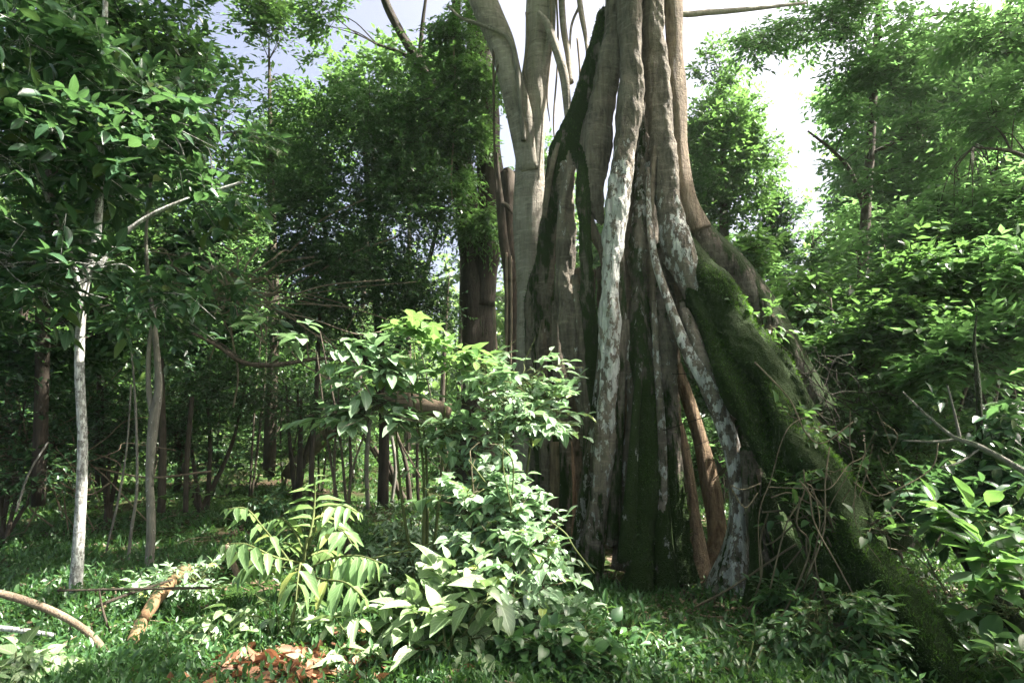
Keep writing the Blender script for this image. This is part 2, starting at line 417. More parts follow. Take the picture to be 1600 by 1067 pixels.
DEN = 2.3
def crown_of(blobs, lf, r, trunk_pts=None, limb_mb=None, limb_r=0.012):
    mb = MB()
    for c, rad, n in blobs:
        rad = np.array(rad); n = int(n * lf.get('den', DEN))
        K = max(4, int(n / 16))
        u = unit(r.normal(0, 1, (K, 3))) * (r.uniform(0.1, 1, (K, 1)) ** 0.5)
        sub = c + u * rad * 0.85
        idx = r.integers(0, K, n)
        cs = lf.get('clump', 0.3) * rad.mean()
        O = sub[idx] + r.normal(0, 1, (n, 3)) * cs * np.array([1, 1, 0.6]) * r.uniform(.5, 1, (K, 1))[idx]
        U = unit(O - (c - np.array([0, 0, rad[2] * 0.5]))) * 0.8 + r.normal(0, 0.5, (n, 3)) + np.array([0, 0, lf.get('lift', -0.1)])
        U[:, 2] *= lf.get('hz', 0.6)
        ln = lf['tw'] * r.uniform(0.5, 1.2, n)
        sprays(mb, O, U, ln, lf['k'], lf['L'], lf['asp'], lf['tmpl'], r, lf.get('droop', .25), lf.get('flat', 1.), lf.get('rnd', .4), lf.get('cull', True), lf.get('fork', .9))
        if limb_mb is not None:
            ok_s, ok_o = shade_ok(sub), shade_ok(O)
            for s in sub[ok_s][:lf.get('limbs', 6)]:
                dz = np.abs(trunk_pts[:, :3] - (s - np.array([0, 0, 0.45 * np.hypot(*(s[:2] - c[:2]))]))).sum(1)
                dist = np.linalg.norm(trunk_pts[:, :3] - s + np.array([0, 0, 0.3]) * rad[2], axis=1)
                b = trunk_pts[np.argmin(dist)]
                d = np.linalg.norm(s - b[:3])
                if d < 0.05: continue
                mid = b[:3] * 0.5 + s * 0.5 + np.array([0, 0, 0.12 * d]) + r.normal(0, 0.11 * d, 3)
                r0 = min(b[3] * 0.6, limb_r * (0.6 + 0.5 * d))
                tube(limb_mb, spline([[*b[:3], r0], [*mid, r0 * .7], [*s, r0 * .25]], 5), 5, 0)
            m2 = min(n, 90)
            for i in range(m2):
                if not (ok_o[i] and ok_s[idx[i]]): continue
                e = O[i] + unit(U[i:i + 1])[0] * ln[i]; e[2] -= lf.get('droop', .25) * ln[i]
                s0 = sub[idx[i]]
                tube(limb_mb, np.array([[*s0, .006], [*((s0 + O[i]) / 2 + r.normal(0, .02, 3)), .005], [*O[i], .004], [*e, .0015]]), 3, 0)
    return mb

SEED = [100]
def tree(name, label, cat, trunks, blobs, lf, lm, bm, group=None, flute=0.06, sides=10, limb_r=0.012):
    SEED[0] += 1
    r = np.random.default_rng(SEED[0])
    base = np.array(trunks[0][0][:3], float); base[2] = gz(base[0], base[1])
    o = empty(name, base, label, cat, group)
    tm = MB(); pts = []
    for i, t in enumerate(trunks):
        s = spline(np.array(t, float), 7)
        tube(tm, s, sides, flute, SEED[0] * 7 + i)
        pts.append(s)
    if blobs:
        c = crown_of(blobs, lf, r, np.vstack(pts), tm, limb_r)
        c.build('crown' if cat == 'tree' else 'foliage', lm, o, base)
    tm.build('trunk' if cat == 'tree' else 'stem', bm, o, base)
    return o

def copy_tree(o, loc, rz, s, label):
    c = o.copy(); SC.collection.objects.link(c)
    c.location = loc; c.rotation_euler = (0, 0, rz); c.scale = (s, s, s); c['label'] = label
    for ch in [x for x in SC.objects if x.parent == o]:
        d = ch.copy(); SC.collection.objects.link(d); d.parent = c
    return c

# ------------------------------------------------------------------ ground
def ground():
    ax = np.concatenate([-np.geomspace(400, 14, 24), np.linspace(-13, 13, 131), np.geomspace(14, 400, 24)])
    ay = np.concatenate([-np.geomspace(400, 3, 20), np.linspace(-2, 22, 121), np.geomspace(23, 500, 26)])
    X, Y = np.meshgrid(ax, ay)
    V = np.stack([X, Y, gz(X, Y)], -1).reshape(-1, 3)
    nx, ny = len(ax), len(ay)
    i, j = np.meshgrid(np.arange(ny - 1), np.arange(nx - 1), indexing='ij')
    q = np.stack([i * nx + j, i * nx + j + 1, (i + 1) * nx + j + 1, (i + 1) * nx + j], -1).reshape(-1, 4)
    mb = MB(); mb.add(V, q)
    tag(mb.build('ground', M['ground']), 'dark forest floor of soil and low green growth', 'ground', None, 'structure')
ground()

# ------------------------------------------------------------------ the strangler fig
ROOTS = {
 # part: list of (nodes (px, py, Y, width), moss, lichen, warm); a list of values runs evenly down the root
 'trunk': [
  ([(968, -420, 7.35, 60), (962, -150, 7.25, 46), (963, 0, 7.15, 42), (950, 110, 7.08, 50), (932, 200, 7.02, 50), (931, 270, 6.96, 42), (932, 320, 6.94, 34), (940, 352, 6.92, 14)], [.0, 0, .05, .1, .05], .1, 0),
  ([(950, 20, 7.4, 34), (930, 110, 7.3, 44), (906, 190, 7.25, 48), (884, 240, 7.2, 50), (866, 310, 7.3, 40), (852, 420, 7.5, 38), (852, 560, 7.7, 40), (858, 700, 7.8, 42), (862, 850, 7.9, 52)], [.5, .5, .55, .5, .4, .4], .12, 0),
  ([(990, -420, 7.2, 70), (985, 0, 6.88, 46), (987, 130, 6.84, 50), (977, 230, 6.8, 44), (964, 330, 6.72, 40), (955, 450, 6.66, 38), (951, 600, 6.62, 35), (942, 720, 6.66, 38), (928, 830, 6.75, 50), (918, 900, 6.8, 66)], [0, 0, .05, -.05, -.1, 0, .1, .2, .35], [.05, .05, .1, .42, .52, .44, .38, .32, .15], 0),
  ([(1018, -420, 7.35, 60), (1020, 0, 7.0, 40), (1027, 100, 6.98, 42), (1033, 200, 6.92, 46), (1043, 300, 6.85, 52), (1057, 380, 6.72, 64), (1078, 440, 6.65, 60), (1102, 500, 6.55, 36), (1120, 550, 6.45, 20)], [-.1, -.05, 0, .05, .1, .4, .5], [.1, .12, .2, .42, .36, .1], 0),
  ([(1002, 160, 7.12, 16), (1002, 230, 7.0, 22), (1001, 310, 6.92, 28), (998, 400, 6.84, 36), (1000, 500, 6.78, 42), (1006, 620, 6.64, 44), (1008, 740, 6.5, 48), (1004, 840, 6.42, 54), (998, 925, 6.36, 78)], [.25, .36, .4, .46, .5, .52, .5], [.3, .4, .34, .26, .2, .1], 0),
  ([(886, 250, 7.15, 20), (887, 340, 7.1, 24), (884, 430, 7.1, 30), (890, 500, 7.08, 44), (905, 580, 7.1, 44), (918, 660, 7.15, 36), (926, 780, 7.15, 34), (930, 890, 7.1, 46)], [.1, .15, .3, .0, .0, .3, .4, .45], [.3, .2, .2, .3, .34, .2, .2], 0),
  ([(907, 240, 7.05, 24), (911, 300, 6.9, 26), (914, 370, 6.82, 27), (917, 430, 6.82, 28), (923, 520, 6.95, 34), (930, 620, 7.0, 36), (928, 760, 7.0, 36), (925, 880, 7.0, 40)], .55, .05, 0),
  ([(1040, 380, 7.0, 36), (1037, 460, 6.9, 40), (1037, 540, 6.78, 42), (1046, 620, 6.7, 36), (1050, 720, 6.62, 42), (1056, 820, 6.5, 54), (1062, 910, 6.45, 74)], [.4, .3, .3, .3, .45, .5], [.1, .2, .34, .3, .24, .1], 0),
  ([(870, 300, 7.6, 46), (850, 420, 7.7, 50), (838, 520, 7.85, 40), (842, 650, 8.0, 38), (850, 820, 8.2, 50)], [.5, .45, .3, .3], .2, 0),
  # the dark roots at the back of the hollow
  ([(1000, -300, 7.7, 90), (1005, 0, 7.5, 70), (1000, 200, 7.6, 90), (990, 330, 7.85, 110), (985, 430, 8.0, 110)], .2, 0, 0),
  ([(970, 420, 7.9, 80), (962, 560, 8.1, 70), (948, 700, 8.3, 54), (935, 850, 8.4, 60)], .3, 0, .1),
  ([(1020, 420, 7.9, 90), (1028, 560, 8.0, 80), (1038, 680, 8.1, 56), (1048, 860, 8.1, 70)], .3, 0, .2),
  ([(905, 420, 7.7, 70), (890, 560, 8.0, 76), (888, 700, 8.3, 70), (888, 850, 8.5, 60)], .2, 0, .3),
  ([(1060, 440, 7.3, 60), (1080, 520, 7.3, 50), (1082, 575, 7.4, 28)], .3, 0, .1),
 ],
 'buttress_root': [
  ([(1052, 345, 6.95, 34), (1085, 410, 6.8, 62), (1128, 470, 6.5, 78), (1160, 545, 6.2, 86), (1212, 606, 5.9, 64), (1246, 694, 5.55, 78), (1310, 770, 5.2, 62), (1350, 868, 4.85, 80), (1414, 948, 4.5, 70), (1470, 1040, 4.2, 90), (1540, 1130, 3.95, 110)], [.5, .85, .85, .8, .75, .8], .04, 0),
  ([(1075, 430, 6.75, 40), (1116, 520, 6.4, 56), (1150, 600, 6.1, 60), (1188, 682, 5.85, 58), (1232, 770, 5.5, 54), (1284, 858, 5.15, 54), (1336, 950, 4.8, 58), (1400, 1056, 4.42, 70)], [.6, .8, .7, .65, .5], .05, 0),
  ([(1150, 470, 6.6, 20), (1200, 540, 6.15, 26), (1246, 600, 5.9, 26), (1274, 692, 5.6, 34), (1338, 766, 5.25, 24), (1380, 872, 4.9, 36), (1450, 965, 4.55, 36), (1520, 1045, 4.3, 44)], .62, 0, 0),
 ],
}
SINGLE = [
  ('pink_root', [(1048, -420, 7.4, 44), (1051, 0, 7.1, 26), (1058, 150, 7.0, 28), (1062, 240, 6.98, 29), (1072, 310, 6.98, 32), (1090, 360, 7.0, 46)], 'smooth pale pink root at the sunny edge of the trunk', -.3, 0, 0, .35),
  ('outer_root', [(1075, 335, 7.15, 40), (1110, 385, 7.15, 50), (1155, 435, 7.1, 52), (1195, 485, 7.0, 50), (1225, 535, 6.9, 46), (1262, 600, 6.8, 50), (1310, 680, 6.7, 54), (1360, 780, 6.5, 60), (1400, 860, 6.4, 70)], 'grey hairy root sloping down behind the mossy buttress', .4, .2, 0, 0),
  ('thin_root', [(1012, 262, 6.8, 6), (1014, 330, 6.75, 8), (1022, 400, 6.62, 11), (1042, 465, 6.5, 14), (1070, 540, 6.35, 19), (1100, 590, 6.25, 25), (1126, 650, 6.2, 28), (1147, 720, 6.2, 30), (1154, 800, 6.2, 32), (1150, 860, 6.2, 46), (1146, 925, 6.2, 96)], 'thin lichen spotted root running diagonally across the hollow', .12, .42, 0, 0),
  ('thin_root', [(1068, 485, 6.5, 18), (1082, 520, 6.4, 24), (1100, 570, 6.3, 30), (1128, 615, 6.25, 34), (1160, 650, 6.3, 30), (1184, 700, 6.3, 26), (1195, 780, 6.2, 26)], None, .15, .3, 0, 0),
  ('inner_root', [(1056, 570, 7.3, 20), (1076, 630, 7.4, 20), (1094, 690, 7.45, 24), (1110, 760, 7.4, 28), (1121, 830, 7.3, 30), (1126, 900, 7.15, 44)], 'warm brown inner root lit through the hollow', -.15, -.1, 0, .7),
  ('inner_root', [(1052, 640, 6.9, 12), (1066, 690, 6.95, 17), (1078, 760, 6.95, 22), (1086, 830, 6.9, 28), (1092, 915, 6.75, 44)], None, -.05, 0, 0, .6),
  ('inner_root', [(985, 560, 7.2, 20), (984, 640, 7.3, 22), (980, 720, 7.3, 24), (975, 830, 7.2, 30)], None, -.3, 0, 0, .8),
  ('side_root', [(1176, 640, 6.1, 24), (1196, 690, 6.0, 24), (1222, 740, 5.9, 20), (1250, 790, 5.7, 20), (1290, 860, 5.5, 22)], 'pale bark strip hanging in front of the buttress', -.1, .1, 0, .3),
  ('side_root', [(1170, 700, 6.1, 30), (1178, 790, 6.0, 34), (1190, 880, 5.9, 40), (1188, 965, 5.65, 60)], None, .25, .15, 0, .1),
  ('side_root', [(1150, 700, 6.5, 22), (1165, 790, 6.4, 24), (1180, 870, 6.3, 28), (1186, 920, 6.2, 34)], None, .1, .2, 0, .1),
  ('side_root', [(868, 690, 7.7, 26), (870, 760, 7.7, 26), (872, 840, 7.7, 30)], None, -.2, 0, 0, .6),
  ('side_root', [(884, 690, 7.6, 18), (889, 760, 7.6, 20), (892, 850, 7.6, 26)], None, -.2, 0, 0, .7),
  ('side_root', [(1100, 500, 6.75, 22), (1134, 590, 6.5, 28), (1160, 670, 6.3, 28), (1192, 760, 6.05, 30), (1228, 850, 5.75, 32), (1262, 930, 5.4, 44)], None, .36, .2, 0, .0),
  ('side_root', [(1180, 620, 6.3, 20), (1202, 700, 6.2, 24), (1222, 800, 6.0, 26), (1232, 910, 5.75, 44)], None, .36, .22, 0, .0),
  ('side_root', [(1236, 710, 6.2, 22), (1264, 800, 6.0, 26), (1288, 890, 5.7, 30), (1304, 960, 5.4, 50)], None, .4, .1, 0, .1),
  ('side_root', [(1262, 740, 5.5, 16), (1290, 820, 5.3, 18), (1310, 900, 5.1, 20), (1318, 980, 4.9, 34)], None, .3, .25, 0, .1),
  ('curved_root', [(918, 300, 6.95, 8), (921, 340, 6.93, 11), (930, 370, 6.9, 14), (942, 390, 6.85, 17), (947, 420, 6.82, 14)], 'short curved root lying against the lichen column', -.1, .2, 0, .2),
  ('curved_root', [(873, 225, 7.1, 8), (862, 260, 7.1, 9), (855, 300, 7.2, 9), (850, 340, 7.25, 7)], None, .1, .25, 0, .1),
  ('slim_root', [(978, 500, 6.75, 12), (982, 560, 6.75, 15), (988, 640, 6.8, 16), (980, 720, 6.8, 18), (975, 800, 6.8, 24), (970, 890, 6.75, 34)], None, .0, .34, 0, .1),
  ('slim_root', [(1012, 540, 6.74, 12), (1026, 640, 6.62, 20), (1032, 740, 6.52, 24), (1036, 840, 6.42, 28), (1040, 920, 6.36, 44)], None, .4, .3, 0, .0),
  ('slim_root', [(1022, 600, 6.9, 10), (1020, 700, 6.8, 12), (1018, 800, 6.6, 16), (1022, 910, 6.45, 26)], None, .0, .4, 0, .1),
  ('slim_root', [(945, 480, 6.85, 10), (936, 600, 6.85, 14), (918, 740, 6.85, 18), (900, 880, 6.85, 30)], None, .3, .36, 0, .0),
  ('slim_root', [(898, 430, 7.0, 10), (908, 520, 6.98, 14), (918, 620, 6.98, 16), (921, 740, 6.95, 18), (914, 880, 6.9, 26)], None, .2, .3, 0, .1),
  ('slim_root', [(868, 470, 7.3, 12), (872, 560, 7.35, 18), (880, 640, 7.4, 18), (884, 760, 7.45, 20), (880, 850, 7.45, 26)], None, .3, .25, 0, .1),
  ('slim_root', [(1022, 470, 6.72, 9), (1026, 560, 6.66, 13), (1032, 660, 6.55, 15), (1034, 780, 6.45, 18), (1038, 910, 6.38, 26)], None, .2, .36, 0, .0),
  ('slim_root', [(968, 360, 6.78, 9), (972, 460, 6.72, 12), (972, 560, 6.7, 14), (966, 700, 6.68, 16), (958, 850, 6.68, 26)], None, .35, .3, 0, .0),
  ('slim_root', [(1000, 560, 6.6, 10), (992, 660, 6.5, 14), (986, 760, 6.42, 18), (980, 880, 6.4, 30)], None, .45, .3, 0, .0),
  ('slim_root', [(892, 260, 6.98, 10), (880, 320, 7.02, 13), (876, 400, 7.1, 14), (872, 500, 7.2, 14)], None, .1, .3, 0, .0),
  ('slim_root', [(848, 470, 7.6, 14), (846, 580, 7.6, 18), (852, 700, 7.7, 20), (856, 840, 7.8, 26)], None, .25, .25, 0, .1),
  ('slim_root', [(1066, 470, 6.6, 10), (1074, 540, 6.5, 14), (1086, 590, 6.45, 14)], None, .3, .3, 0, .0),
  ('slim_root', [(1205, 690, 5.85, 12), (1228, 760, 5.7, 15), (1262, 850, 5.45, 16), (1300, 940, 5.1, 20)], None, .2, .3, 0, .1),
  ('slim_root', [(1024, 230, 6.85, 9), (1016, 330, 6.8, 10), (1017, 420, 6.85, 10), (1022, 520, 6.8, 14)], None, .05, .15, 0, .2),
]
def fig():
    base = np.array([1.75, 6.9, 0.0]); base[2] = gz(1.75, 6.9)
    o = empty('strangler_fig', base, 'giant buttressed fig with fluted mossy trunk and white lichen column', 'tree')
    def attrs(ob, samples):
        me = ob.data
        co = np.zeros(len(me.vertices) * 3, np.float32); me.vertices.foreach_get('co', co); co = co.reshape(-1, 3) + base
        kd = kdtree.KDTree(len(samples))
        for i, s in enumerate(samples): kd.insert(Vector(s[:3]), i)
        kd.balance()
        A = np.zeros((len(co), 3), np.float32)
        S = np.array(samples)
        for i, c in enumerate(co):
            rs = kd.find_n(c, 4)
            j = min(rs, key=lambda q: q[2] - S[q[1], 6])[1]
            A[i] = S[j, 3:6]
        z = co[:, 2]
        A[:, 1] += .075
        A[:, 0] += np.where(A[:, 0] > -.15, 0.2 * np.clip((2.9 - z) / 2.2, 0, 1), 0)  # extra moss low on the fig, partly painting in the shade there
        for k, nm in enumerate(('moss', 'lichen', 'warm')):
            at = me.attributes.new(nm, 'FLOAT', 'POINT'); at.data.foreach_set('value', np.ascontiguousarray(A[:, k]))
    def knobble(me):
        n = len(me.vertices)
        co = np.zeros(n * 3, np.float32); me.vertices.foreach_get('co', co); co = co.reshape(-1, 3)
        no = np.zeros(n * 3, np.float32); me.vertices.foreach_get('normal', no); no = no.reshape(-1, 3)
        r = np.random.default_rng(3); d = np.zeros(n)
        for f, a in ((3, .006), (6, .006), (11, .006), (19, .005), (31, .005), (47, .004)):
            for q in range(3):
                k = r.normal(0, 1, 3) * np.array([1, 1, .22]) * f
                d += a * .7 * np.sin(co @ k + r.uniform(0, 6) + 1.3 * np.sin(co @ (r.normal(0, 1, 3) * f * .6)))
        me.vertices.foreach_set('co', (co + no * d[:, None]).astype(np.float32).ravel()); me.update()
    def moss_fringe(ob, part):
        me = ob.data; n = len(me.vertices); r = np.random.default_rng(8)
        co = np.zeros(n * 3, np.float32); me.vertices.foreach_get('co', co); co = co.reshape(-1, 3) + base
        no = np.zeros(n * 3, np.float32); me.vertices.foreach_get('normal', no); no = no.reshape(-1, 3)
        ms = np.zeros(n, np.float32); me.attributes['moss'].data.foreach_get('value', ms)
        p = np.clip((ms - .35) * 2, 0, 1) * np.clip(no[:, 2] + .45, 0, 1) * (np.sin(co[:, 0] * 9 + co[:, 2] * 7) + np.sin(co[:, 1] * 8 - co[:, 2] * 5) > -.7)
        k = r.uniform(0, 1, n) < p * (.5 if part == 'trunk' else .75)
        co, no = co[k], no[k]; q = len(co)
        mb = MB()
        leaves(mb, co - no * .004, no + r.normal(0, .6, (q, 3)) + [0, 0, .2], r.normal(0, 1, (q, 3)), r.uniform(.016, .048, q), r.uniform(.004, .01, q), 'blade', False)
        mo = mb.build('moss', M['moss'], ob, (0, 0, 0))
        mo.data.transform(__import__('mathutils').Matrix.Translation(-Vector(base)))
    sd = 0
    for part, roots in ROOTS.items():
        mb = MB(); samples = []
        for nodes, ms, li, wa in roots:
            sd += 1
            s = spline(TP(nodes), 12)
            s[:, 3] *= 0.79 if part == 'trunk' else 0.92
            tube(mb, s, 26, 0.15, sd)
            tt = np.linspace(0, 1, len(s))
            mv, lv = [np.interp(tt, np.linspace(0, 1, len(x)), x) if isinstance(x, list) else np.full(len(s), x) for x in (ms, li)]
            samples += [(*q[:3], mv[i], lv[i], wa, q[3]) for i, q in enumerate(s)]
        ob = mb.build(part, M['fig'], o, base)
        rm = ob.modifiers.new('fuse', 'REMESH'); rm.mode = 'VOXEL'; rm.voxel_size = 0.017
        sm = ob.modifiers.new('soften', 'SMOOTH'); sm.iterations = 2; sm.factor = 0.5
        dg = bpy.context.evaluated_depsgraph_get()
        me = bpy.data.meshes.new_from_object(ob.evaluated_get(dg))
        ob.modifiers.clear(); ob.data = me
        knobble(me)
        me.polygons.foreach_set('use_smooth', np.ones(len(me.polygons), bool))
        if not me.materials: me.materials.append(M['fig'])
        attrs(ob, samples)
        moss_fringe(ob, part)
    for name, nodes, lab, ms, li, _, wa in SINGLE:
        sd += 1
        s = spline(TP(nodes), 12)
        mb = MB(); tube(mb, s, 20, 0.12, sd)
        ob = mb.build(name, M['fig'], o, base)
        if lab: ob['label'] = lab
        attrs(ob, [(*q[:3], ms, li, wa, q[3]) for q in s])
    # long limb reaching right, unseen high crown spread wide to shade the ground below
    mb = MB()
    tube(mb, spline(TP([(1040, -40, 7.4, 26), (1060, 18, 7.6, 12), (1110, 20, 7.7, 10), (1180, 14, 7.8, 7), (1260, 5, 8, 5)]), 8), 8, .1, 5)
    mb.build('limb', M['fig_pale'], o, base); mb = MB()
    tube(mb, spline(np.array([[*P(990, -420, 7.3), .3], [3.4, 8.4, 11.0, .2], [6, 10, 13, .08]]), 8), 8, .1, 6)
    tube(mb, spline(np.array([[*P(1000, -420, 7.3), .3], [1.0, 6.5, 11.5, .2], [-2.0, 6, 13.2, .08]]), 8), 8, .1, 7)
    tube(mb, spline(np.array([[*P(1000, -420, 7.3), .3], [3.0, 5.0, 11.5, .2], [5.0, 2.5, 13.2, .08]]), 8), 8, .1, 8)
    ob = mb.build('limb', M['fig_pale'], o, base)
    r = np.random.default_rng(5)
    bl = []
    for x in np.arange(-8, 14.1, 2.5):
        for y in np.arange(-7, 12.6, 2.3):
            bl.append((np.array([x + r.normal(0, .4), y + r.normal(0, .4), 13.6 + r.uniform(-.6, .9)]), (1.5, 1.5, .8), 95))
    c = crown_of(bl, dict(L=.2, asp=.5, k=9, tw=.6, tmpl='diamond', clump=.5), r)
    c.build('crown', M['leaf_mid'], o, base)
fig()

# ------------------------------------------------------------------ trees whose trunks stand out
BROAD = dict(den=1.25, L=.17, asp=.44, k=6, tw=.42, tmpl='oval', clump=.34, droop=.35, flat=1.0, rnd=.42)
SMALL = dict(den=3.8, L=.07, asp=.5, k=11, tw=.34, tmpl='diamond', clump=.3, rnd=.5)
FEATH = dict(den=2.6, L=.125, asp=.42, k=10, tw=.5, tmpl='diamond', clump=.3, rnd=.25, flat=1.3, hz=.35, droop=.2)
LAYER = dict(den=2.5, L=.15, asp=.5, k=7, tw=.4, tmpl='diamond', clump=.34, rnd=.3, flat=1.3, hz=.3)

tree('slim_tree', 'slim white-barked tree at left with broad dark green leaves', 'tree',
     [TP([(112, 948, 5.9, 34), (117, 925, 5.9, 24), (124, 820, 5.9, 20), (129, 700, 5.9, 18), (124, 560, 5.9, 16), (132, 450, 5.9, 15), (152, 360, 5.9, 15), (158, 220, 5.9, 12), (163, 60, 5.9, 10), (168, -120, 5.9, 7)]),
      TP([(128, 480, 5.9, 14), (110, 400, 5.8, 10), (70, 300, 5.6, 7), (30, 200, 5.4, 5)]),
      TP([(150, 420, 5.9, 12), (200, 360, 6.0, 9), (270, 320, 6.1, 7), (380, 284, 6.3, 4)])],
     [blob(60, 240, 5.2, 110, 140, .8, 150), blob(200, 170, 5.6, 120, 110, .8, 150), blob(70, 420, 5.4, 110, 90, .7, 120), blob(230, 330, 6.0, 130, 90, .7, 130), blob(310, 240, 6.2, 80, 70, .6, 80),
      blob(190, 440, 6.0, 90, 60, .5, 70), blob(60, 60, 5.4, 120, 90, .8, 130)],
     BROAD, M['leaf_dark'], M['white'], sides=14)
tree('forked_sapling', 'slender forked pale sapling beside the white-barked tree', 'tree',
     [TP([(232, 900, 6.8, 16), (236, 820, 6.8, 15), (234, 740, 6.8, 14), (240, 660, 6.8, 17), (248, 600, 6.8, 13), (240, 500, 6.8, 9), (228, 380, 6.7, 6), (240, 240, 6.6, 4)]),
      TP([(240, 660, 6.8, 12), (232, 600, 6.8, 9), (236, 520, 6.8, 7), (262, 420, 6.8, 5), (330, 380, 6.9, 3)])],
     [blob(290, 420, 6.8, 80, 60, .6, 60), blob(370, 480, 7.2, 60, 40, .6, 26), blob(250, 470, 6.8, 80, 50, .5, 60), blob(350, 180, 7.0, 80, 70, .6, 90)],
     dict(BROAD, L=.14, tw=.35), M['leaf_dark'], M['greybark'], sides=12)
tree('dark_canopy_tree', 'tall tree with dense near-black foliage filling the upper left corner', 'tree',
     [TP([(60, 790, 8.0, 26), (66, 600, 8.0, 24), (70, 400, 8.0, 22), (90, 150, 8.0, 18), (100, -100, 8.0, 14)])],
     [blob(70, 20, 8, 150, 110, 1.4, 200), blob(230, 60, 8, 110, 90, 1.2, 170), blob(40, 200, 8.6, 140, 110, 1.4, 150), blob(200, 260, 8.6, 140, 110, 1.4, 150), blob(60, 420, 8.5, 130, 110, 1.2, 150), blob(200, 480, 9, 120, 100, 1.2, 130), blob(50, 560, 8.5, 90, 60, 1, 90)],
     dict(L=.15, asp=.45, k=8, tw=.5, tmpl='diamond', clump=.34, rnd=.45), M['leaf_small_dark'], M['dark'])
tree('forest_tree', 'tall leafy tree against the sky between the two pale sky gaps', 'tree',
     [TP([(420, 745, 13, 20), (428, 500, 13, 18), (424, 300, 13, 12), (420, 60, 13, 2)])],
     [blob(420, 90, 13, 60, 80, .9, 130), blob(440, 190, 13, 80, 70, 1, 140), blob(390, 260, 13, 70, 60, 1, 110), blob(480, 280, 12.5, 70, 60, 1, 110), blob(430, 30, 13, 50, 40, .9, 90), blob(400, 340, 13, 60, 50, 1, 90), blob(500, 190, 13, 50, 50, .9, 90)],
     dict(LAYER, L=.15), M['leaf_mid'], M['brown'])
tree('bushy_tree', 'dense small-leaved dark tree in the middle distance left of the fig', 'tree',
     [TP([(598, 795, 11.6, 18), (600, 650, 11.6, 15), (590, 500, 11.4, 13), (575, 300, 11, 9), (565, 160, 11, 2)]),
      TP([(596, 620, 11.6, 10), (540, 480, 11, 8), (500, 330, 10.6, 6)]),
      TP([(600, 600, 11.6, 10), (660, 440, 11.2, 8), (690, 330, 11, 5)])],
     [blob(560, 220, 10.5, 110, 90, 1.2, 330), blob(500, 330, 10.2, 90, 80, 1, 260), blob(620, 320, 10.4, 90, 90, 1.1, 280), blob(560, 430, 10.3, 110, 70, 1, 280), blob(650, 200, 10.6, 70, 80, 1, 200), blob(500, 500, 10.6, 80, 50, .9, 170), blob(640, 470, 10.8, 70, 60, .9, 170), blob(460, 420, 10.6, 60, 60, .9, 120)],
     SMALL, M['leaf_small_dark'], M['dark'])
tree('overhanging_tree', 'dark crooked limbed tree with sparse leaves against the top sky gap', 'tree',
     [TP([(752, 775, 12.8, 22), (752, 600, 12.8, 22), (748, 400, 12.7, 20), (720, 220, 12.4, 18), (655, 100, 12, 16), (625, 50, 12, 14), (598, -10, 12, 13), (590, -80, 12, 9)]),
      TP([(650, 95, 12, 9), (620, 80, 11.8, 6), (590, 70, 11.6, 4)]),
      TP([(655, 100, 12, 8), (660, 40, 12, 6), (668, -20, 12, 5)])],
     [blob(540, 20, 11.6, 80, 40, .8, 90), blob(600, 90, 11.6, 70, 50, .8, 90), blob(680, 30, 12, 60, 50, .8, 80), blob(520, 130, 11.6, 50, 40, .7, 60), blob(640, 140, 11.4, 80, 40, .8, 150), blob(660, 200, 11, 60, 50, .8, 120), blob(690, 100, 11, 40, 60, .6, 90), blob(590, 160, 11.6, 60, 50, .8, 110), blob(620, 40, 12, 60, 40, .8, 90), blob(540, 190, 11.6, 50, 50, .8, 90), blob(680, 270, 11.4, 60, 50, .8, 100)],
     dict(LAYER, L=.12, tw=.4), M['leaf_mid'], M['dark'])
t3 = tree('mossy_trunk_tree', 'thick dark mossy trunk with flared foot just left of the fig', 'tree',
     [TP([(735, 800, 11.6, 74), (740, 770, 11.6, 60), (746, 690, 11.6, 50), (748, 590, 11.6, 48), (746, 480, 11.6, 50), (738, 410, 11.6, 38), (724, 350, 11.6, 26), (714, 260, 11.5, 18), (712, 120, 11.5, 14), (714, -60, 11.5, 12)]),
      TP([(752, 480, 11.6, 40), (760, 400, 11.6, 44), (766, 300, 11.6, 44), (758, 180, 11.5, 44), (748, 60, 11.5, 40), (742, -120, 11.5, 34)]),
      TP([(682, 796, 11.3, 10), (700, 775, 11.4, 18), (724, 735, 11.5, 26), (738, 690, 11.6, 26)])],
     [blob(735, 120, 10.8, 46, 50, .5, 130), blob(755, 350, 10.8, 40, 30, .4, 60), blob(715, 200, 10.8, 50, 60, .5, 130), blob(690, 300, 10.8, 50, 50, .5, 90), blob(720, 40, 10.8, 40, 40, .5, 80)],
     dict(den=4, L=.11, asp=.34, k=9, tw=.4, tmpl='diamond', droop=.8, rnd=.3, lift=-.5), M['leaf_mid'], M['dark'], flute=.12, sides=18)
